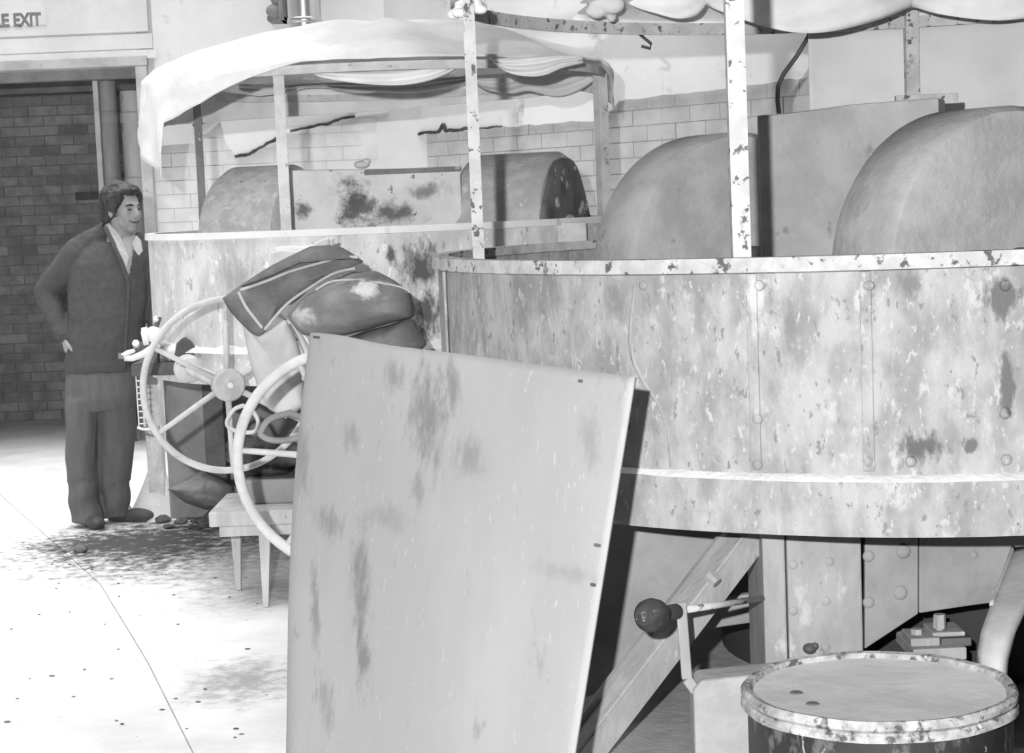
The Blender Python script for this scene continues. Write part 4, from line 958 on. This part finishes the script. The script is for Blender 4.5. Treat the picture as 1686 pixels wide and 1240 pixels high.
# sacks and heaps on the floor below the far mill
sk = thing('floor_sack', 'crumpled grey sack on the floor under the far mill', 'sack', (at(320, 838, 9.0).x, 9.0, 0))
pillow('sack_body', [(276, 806), (300, 792), (330, 776), (362, 786), (384, 800), (386, 818), (370, 836), (340, 840), (305, 828)], lambda x, y: 9.0, 0.3, M_sack2, sk, wr=0.03, wsc=11)
hp = Vector((at(258, 800, 9.36).x, 9.36, 0))
heap = MB()
def heap_fn(u, v, c=None, rx_=0.30, ry_=0.5, hh=0.2):
    t = 2 * math.pi * u; r = v
    p = Vector((c.x + rx_ * r * math.cos(t), c.y + ry_ * r * math.sin(t), 0)); p.z = max(0.0, hh * (1 - r) ** 1.3 + 0.03 * fbm(p, 6) * (1 - r)) + 0.001; return p
tag(obj('powder_heap', MB().grid(lambda u, v: heap_fn(u, v, Vector((hp.x, hp.y, 0)), 0.17, 0.16, 0.36), 48, 12), M_powder, smooth=True, loc=(hp.x, hp.y, 0)), 'white powder heap spilled on the floor behind the dark lumps', 'powder heap', kind='stuff')
M_lump = mat('dark_damp_lump', 0.08, 0.15, scale=18, bump=0.6, bscale=60)
LUMP_LABEL = {(352, 862): 'largest dark damp lump on the floor near the low stool', (287, 846): 'broad dark lump on the floor in front of the white powder heap', (134, 905): 'single dark lump on the bare floor before the shoes of the person'}
lump_at = [(287, 846, 22), (310, 850, 16), (326, 856, 14), (352, 862, 30), (298, 858, 12), (270, 856, 14), (340, 852, 10), (134, 905, 13), (372, 868, 12), (255, 852, 9), (278, 866, 10), (316, 866, 8)]
for i, (px, py, w) in enumerate(lump_at):
    p = onz(px, py + 4); s_ = w * p.y / F / 1.25
    mb = MB().ball((p.x, p.y, s_ * 0.45), (s_ * 1.2, s_, s_ * 0.62), 14, 9)
    for k, v in enumerate(mb.v):
        v += Vector((fbm(v, 22), fbm(v + Vector((5, 3, 1)), 22), fbm(v + Vector((1, 7, 2)), 22))) * s_ * 0.35; mb.v[k] = v
    mb.v = [Vector((v.x, v.y, max(0.001, v.z))) for v in mb.v]
    tag(obj('damp_lump', mb, M_lump, loc=(p.x, p.y, 0)), LUMP_LABEL.get((px, py), 'small dark damp lump on the floor between the shoes and the low stool'), 'lump', 'dark lumps on the floor')
# grit scattered over the floor
mb = MB(); r2 = random.Random(3)
for i in range(70):
    px, py = r2.uniform(10, 450), 880 + 340 * r2.random() ** 1.6
    p = onz(px, py); s_ = r2.uniform(0.002, 0.006); mb.ball((p.x, p.y, s_ * 0.4), (s_ * r2.uniform(1, 2.2), s_, s_ * 0.5), 6, 4)
tag(obj('floor_grit', mb, M_lump), 'dark grit scattered over the pale floor', 'grit', kind='stuff')

# ================================================================ PERSON
M_skin = mat('skin', 0.30, 0.34, scale=14, rough=0.55, bump=0.05, bscale=120)
M_hair = mat('dark_hair', 0.035, 0.06, scale=30, stretch=(1, 1, 0.35), rough=0.5, bump=0.5, bscale=90)
M_card = mat('dark_wool_cardigan', 0.085, 0.10, scale=40, rough=1.0, bump=0.5, bscale=220, spec=0.1)
M_trous = mat('grey_trousers', 0.125, 0.145, scale=30, stretch=(1, 1, 0.1), rough=0.95, bump=0.25, bscale=150, spec=0.1)
M_shirt = mat('pale_shirt', 0.40, 0.46, scale=10, rough=0.9, bump=0.2, bscale=30)
M_shoe = mat('dark_shoe', 0.06, 0.09, scale=12, rough=0.5)
M_eye = mat('dark_eye', 0.03, 0.04, scale=20, rough=0.3, bump=0)
YP = 9.15
K = YP / F
pt = lambda x, y, d=0.0: at(x, y, YP + d)
def ring_loft(mb, levels, n=40):
    # levels: (px_left, px_right, py, depth_half, depth_offset)
    rows = []
    for (a_, b_, y, dh, do) in levels:
        c = at((a_ + b_) / 2, y, YP + do); hw = (b_ - a_) / 2 * (YP + do) / F
        rows.append([c + Vector((hw * math.copysign(abs(math.cos(t)) ** 0.9, math.cos(t)), dh * math.copysign(abs(math.sin(t)) ** 0.9, math.sin(t)), 0)) for t in (2 * math.pi * i / n for i in range(n))])
    base = len(mb.v)
    for r in rows: mb.v += r
    for i in range(len(rows) - 1):
        for j in range(n):
            j2 = (j + 1) % n
            mb.f.append((base + i * n + j, base + i * n + j2, base + (i + 1) * n + j2, base + (i + 1) * n + j))
    mb.f.append(tuple(base + j for j in range(n))); mb.f.append(tuple(base + (len(rows) - 1) * n + j for j in reversed(range(n))))
    return mb
# joints
shR, elR, wrR = pt(128, 418, 0.02), pt(76, 480, 0.06), pt(106, 556, -0.04)
shL, elL, wrL = pt(240, 418, 0.06), pt(256, 488, 0.08), pt(262, 560, -0.02)
hips = pt(168, 610)
footR = onz(150, 866); footL = onz(206, 858)
kneeR, kneeL = pt(138, 735, (footR.y - YP) * 0.4), pt(192, 735, (footL.y - YP) * 0.4)
ankR, ankL = Vector((footR.x - 0.01, footR.y, 0.09)), Vector((footL.x - 0.02, footL.y + 0.02, 0.09))
# head frame
HA = math.radians(52)
Fh = Vector((math.sin(HA), -math.cos(HA), -0.10)).normalized()      # where the face looks
Lh = Vector((math.cos(HA), math.sin(HA), 0.0))                      # far side of the head
Uh = Lh.cross(Fh).normalized()
if Uh.z < 0: Uh = -Uh
HC = pt(203, 345)                                                    # middle of the head
hd = lambda f, l, u: HC + Fh * f + Lh * l + Uh * u
HAX = (Fh, Lh, Uh)
body = MB()
def eb(mb, f, l, u, rf, rl, ru, n=20): mb.ball(hd(f, l, u), (rf, rl, ru), n, 14, HAX)
eb(body, -0.012, 0, 0.035, 0.092, 0.074, 0.085)            # skull
eb(body, 0.030, 0, 0.005, 0.058, 0.062, 0.085)             # face mass
eb(body, 0.026, 0, -0.055, 0.055, 0.052, 0.055)            # jaw
eb(body, 0.062, 0, -0.092, 0.024, 0.026, 0.020)            # chin
eb(body, 0.078, 0, 0.028, 0.016, 0.048, 0.012)             # brow ridge
for s_ in (-1, 1):
    eb(body, 0.058, s_ * 0.036, -0.018, 0.026, 0.024, 0.024)     # cheeks
    eb(body, 0.064, s_ * 0.030, -0.040, 0.022, 0.020, 0.022)     # smiling folds
    eb(body, -0.004, s_ * 0.076, -0.010, 0.018, 0.010, 0.032)    # ears
    eb(body, 0.072, s_ * 0.031, 0.004, 0.014, 0.016, 0.010)      # eyelids
body.tube([hd(0.082, 0, 0.022), hd(0.096, 0, -0.004), hd(0.107, 0, -0.020)], [0.010, 0.013, 0.015], 12)
eb(body, 0.104, 0, -0.022, 0.015, 0.017, 0.012)            # nose tip
eb(body, 0.092, 0, -0.026, 0.012, 0.024, 0.009)            # nostrils
eb(body, 0.083, 0, -0.050, 0.013, 0.028, 0.008)            # upper lip
eb(body, 0.080, 0, -0.064, 0.013, 0.025, 0.008)            # lower lip
neckb = pt(196, 408, 0.03)
body.tube([hd(-0.012, 0, -0.03), hd(-0.018, 0, -0.09), neckb], [0.058, 0.058, 0.068], 20)
# trunk and limbs under the clothes
ring_loft(body, [(178, 222, 398, 0.060, 0.05), (158, 230, 418, 0.075, 0.04), (130, 226, 470, 0.085, 0.03), (130, 220, 560, 0.085, 0.0), (128, 212, 620, 0.085, 0.0)], 28)
body.cap(shR, 0.05, elR, 0.04).cap(elR, 0.04, wrR, 0.027); body.cap(shL, 0.05, elL, 0.04).cap(elL, 0.04, wrL, 0.027)
body.cap(pt(143, 630), 0.058, kneeR, 0.040).cap(kneeR, 0.040, ankR, 0.028); body.cap(pt(192, 630), 0.058, kneeL, 0.040).cap(kneeL, 0.040, ankL, 0.028)
body.cap(ankR, 0.027, footR + Vector((0.03, -0.06, 0.03)), 0.016).cap(ankL, 0.027, footL + Vector((0.06, -0.03, 0.03)), 0.016)
# hands: palm and five fingers each
def hand(mb, wr, along, across, nrm_, curl):
    along = along.normalized(); across = (across - along * across.dot(along)).normalized(); nrm_ = across.cross(along) if nrm_ is None else nrm_.normalized()
    pal = wr + along * 0.045
    mb.ball(pal, (0.048, 0.040, 0.017), 16, 10, (along, across, nrm_))
    for i, (off, ln) in enumerate(((0.030, 0.070), (0.010, 0.080), (-0.010, 0.074), (-0.029, 0.058))):
        b_ = wr + along * 0.080 + across * off; pts = [b_]; dirn = along.copy(); r_ = 0.0092 - 0.0006 * i
        for sgm, fr in enumerate((0.45, 0.32, 0.23)):
            ang = curl * (sgm + 0.6); dirn = (along * math.cos(ang) + nrm_ * math.sin(ang)).normalized(); pts.append(pts[-1] + dirn * ln * fr)
        mb.tube(pts, [r_, r_ * 0.95, r_ * 0.9, r_ * 0.75], 10)
        for p in pts: mb.ball(p, r_ * 0.93, 8, 6)
    tb = wr + along * 0.025 + across * 0.034
    t1_ = tb + (along * 0.6 + across * 0.75 + nrm_ * 0.2).normalized() * 0.034; t2_ = t1_ + (along * 0.85 + across * 0.25 + nrm_ * 0.4).normalized() * 0.030
    mb.tube([tb, t1_, t2_], [0.013, 0.011, 0.0085], 10); mb.ball(t2_, 0.0085, 8, 6); mb.ball(t1_, 0.011, 8, 6); mb.ball(tb, 0.014, 8, 6)
hand(body, wrR, Vector((0.16, 0.05, -0.98)), Vector((0.35, -0.93, 0)), Vector((0.93, 0.35, 0.1)), 0.30)
hand(body, wrL, Vector((0.25, -0.55, -0.75)), Vector((-0.9, -0.2, 0)), Vector((0, 0.7, -0.6)), 0.3)
bme = remesh(body, 0.0062, 3, 'person')
person = link('person', bme, M_skin, None, (footR + footL) / 2 * 1.0)
tag(person, 'person in dark cardigan and grey trousers, one hand on hip, standing by the doorway', 'person')
# eyes, mouth line, brows
ey = MB()
for s_ in (-1, 1):
    ey.ball(hd(0.0845, s_ * 0.031, 0.006), (0.006, 0.014, 0.0042), 12, 8, HAX)
obj('eyes', ey, M_eye, person, smooth=True)
mo = MB().tube([hd(0.085, -0.034, -0.050), hd(0.094, -0.014, -0.057), hd(0.096, 0, -0.058), hd(0.094, 0.014, -0.057), hd(0.085, 0.034, -0.050)], [0.002, 0.003, 0.0034, 0.003, 0.002], 8)
obj('mouth', mo, M_eye, person, smooth=True)
hb = MB()
for s_ in (-1, 1): hb.tube([hd(0.088, s_ * 0.014, 0.027), hd(0.0885, s_ * 0.030, 0.031), hd(0.078, s_ * 0.052, 0.024)], [0.005, 0.0068, 0.004], 8)
obj('eyebrows', hb, M_hair, person, smooth=True)
# hair: full, swept back, over the ears and collar
ha = MB()
eb(ha, -0.034, 0, 0.050, 0.100, 0.094, 0.094)
eb(ha, -0.052, 0, 0.005, 0.080, 0.088, 0.090)
eb(ha, -0.072, 0, -0.055, 0.048, 0.072, 0.052)
eb(ha, 0.028, 0.0, 0.098, 0.056, 0.066, 0.030)
for s_ in (-1, 1):
    eb(ha, -0.005, s_ * 0.074, 0.035, 0.050, 0.022, 0.055)
    eb(ha, 0.026, s_ * 0.066, 0.065, 0.036, 0.020, 0.040)
    eb(ha, 0.020, s_ * 0.070, -0.004, 0.013, 0.010, 0.038)
    eb(ha, -0.060, s_ * 0.066, -0.040, 0.036, 0.022, 0.046)
eb(ha, -0.098, -0.030, -0.098, 0.030, 0.030, 0.016)
hme = remesh(ha, 0.0065, 2, 'hair')
for v in hme.vertices: v.co += v.normal * (0.007 * fbm(v.co, 28) + 0.003 * fbm(Vector((v.co.x * 3, v.co.y * 3, v.co.z)), 50))
link('hair', hme, M_hair, person)
# shirt with collar points
sm = MB()
ring_loft(sm, [(182, 226, 388, 0.066, 0.04), (182, 230, 402, 0.076, 0.03), (180, 230, 424, 0.096, 0.02), (176, 232, 470, 0.104, 0.01), (170, 230, 500, 0.104, 0.0)], 32)
shirt = link('shirt', remesh(sm, 0.008, 2, 'shirt'), M_shirt, person)
def flap(name, pts, th, mtl, par):
    P_ = [at(x, y, YP + d) for x, y, d in pts]
    return obj(name, MB().prism(P_, (0.004, th, 0)), mtl, par, bevel=0.003)
flap('collar', [(172, 371, -0.02), (178, 366, -0.03), (197, 390, -0.085), (212, 425, -0.135), (208, 440, -0.14), (190, 405, -0.11)], 0.010, M_shirt, shirt)
flap('collar', [(218, 400, -0.125), (224, 388, -0.10), (231, 396, -0.10), (234, 414, -0.12), (228, 421, -0.135), (221, 412, -0.135)], 0.010, M_shirt, shirt)
# cardigan
ca = MB()
ring_loft(ca, [(150, 236, 398, 0.085, 0.035), (128, 244, 412, 0.105, 0.03), (116, 246, 432, 0.122, 0.02), (112, 243, 470, 0.130, 0.01), (112, 239, 520, 0.132, 0.0), (110, 234, 565, 0.135, 0.0), (107, 229, 598, 0.132, 0.0), (108, 228, 612, 0.126, 0.0)], 40)
ca.tube([pt(176, 382, 0.06), pt(150, 400, 0.04), pt(126, 416, 0.03)], [0.052, 0.066, 0.072], 16)
ca.tube([pt(220, 392, 0.07), pt(236, 404, 0.06), pt(246, 416, 0.06)], [0.045, 0.055, 0.062], 16)
ca.cap(shR, 0.078, elR, 0.064, 18).cap(elR, 0.064, wrR + (elR - wrR) * 0.08, 0.046, 18)
ca.cap(shL, 0.068, elL, 0.060, 18).cap(elL, 0.060, wrL, 0.046, 18)
cme = remesh(ca, 0.0075, 4, 'cardigan')
# cut the V of the neck and shape soft folds
def in_tri(p, tri):
    s = []
    for i in range(3):
        a_, b_ = tri[i], tri[(i + 1) % 3]; s.append((b_[0] - a_[0]) * (p[1] - a_[1]) - (b_[1] - a_[1]) * (p[0] - a_[0]))
    return all(x >= 0 for x in s) or all(x <= 0 for x in s)
bm = bmesh.new(); bm.from_mesh(cme)
for v in bm.verts: v.co += v.normal * (0.006 * fbm(v.co, 9) + 0.003 * fbm(v.co, 25))
V3 = [(172, 366), (212, 463), (221, 408)]; V4 = [(172, 366), (221, 408), (222, 380)]
kill = []
for f in bm.faces:
    c = f.calc_center_median(); q = pix(c)
    if c.y < YP + 0.06 and (in_tri(q, V3) or in_tri(q, V4)): kill.append(f)
bmesh.ops.delete(bm, geom=kill, context='FACES')
bm.to_mesh(cme); bm.free()
card = link('cardigan', cme, M_card, person)
card.modifiers.new('thick', 'SOLIDIFY').thickness = 0.006
lap = [at(x, y, YP + d) for x, y, d in ((173, 374, -0.045), (186, 400, -0.105), (198, 428, -0.128), (212, 464, -0.136), (210, 520, -0.138), (207, 570, -0.140), (206, 608, -0.136))]
obj('button_band', MB().tube(lap, [0.010, 0.011, 0.011, 0.010, 0.008, 0.008, 0.007], 8), M_card, card, smooth=True)
# trousers
tr = MB()
ring_loft(tr, [(110, 226, 596, 0.115, 0.0), (108, 226, 630, 0.122, 0.0), (108, 224, 655, 0.114, 0.0), (116, 216, 675, 0.09, 0.0)], 36)
ring_loft(tr, [(108, 168, 655, 0.105, -0.01), (109, 163, 700, 0.104, (footR.y - YP) * 0.3 - 0.01), (110, 160, 760, 0.098, (footR.y - YP) * 0.5), (113, 163, 815, 0.095, (footR.y - YP) * 0.8), (118, 171, 858, 0.092, footR.y - YP)], 28)
ring_loft(tr, [(164, 224, 655, 0.105, 0.01), (163, 222, 700, 0.104, (footL.y - YP) * 0.3 + 0.03), (161, 218, 755, 0.098, (footL.y - YP) * 0.5 + 0.03), (164, 213, 800, 0.092, (footL.y - YP) * 0.8), (171, 213, 850, 0.086, footL.y - YP)], 28)
tme = remesh(tr, 0.0075, 6, 'trousers')
for v in tme.vertices:
    q = pix(v.co); v.co += v.normal * (0.007 * fbm(Vector((v.co.x * 1.4, v.co.y, v.co.z * 0.6)), 9) + (0.0045 * math.sin((q[1] - 790) * 0.13 + q[0] * 0.08) if q[1] > 790 else 0))
link('trousers', tme, M_trous, person)
for nm, ft_, dv in (('shoe', footR, Vector((0.45, -0.9, 0))), ('shoe', footL, Vector((0.93, -0.37, 0)))):
    dv.normalize(); sd_ = Vector((-dv.y, dv.x, 0)); b_ = ft_ - dv * 0.02
    so = MB()
    so.ball(b_ - dv * 0.03 + Vector((0, 0, 0.045)), (0.07, 0.042, 0.045), 16, 10, (dv, sd_, Vector((0, 0, 1))))
    so.ball(b_ + dv * 0.10 + Vector((0, 0, 0.035)), (0.095, 0.048, 0.034), 16, 10, (dv, sd_, Vector((0, 0, 1))))
    so.obox(b_ + dv * 0.05 + Vector((0, 0, 0.014)), dv * 0.115, sd_ * 0.034, Vector((0, 0, 0.013)))
    sme = remesh(so, 0.008, 2, 'shoe')
    for v in sme.vertices: v.co.z = max(0.0015, v.co.z)
    link('shoe', sme, M_shoe, person)
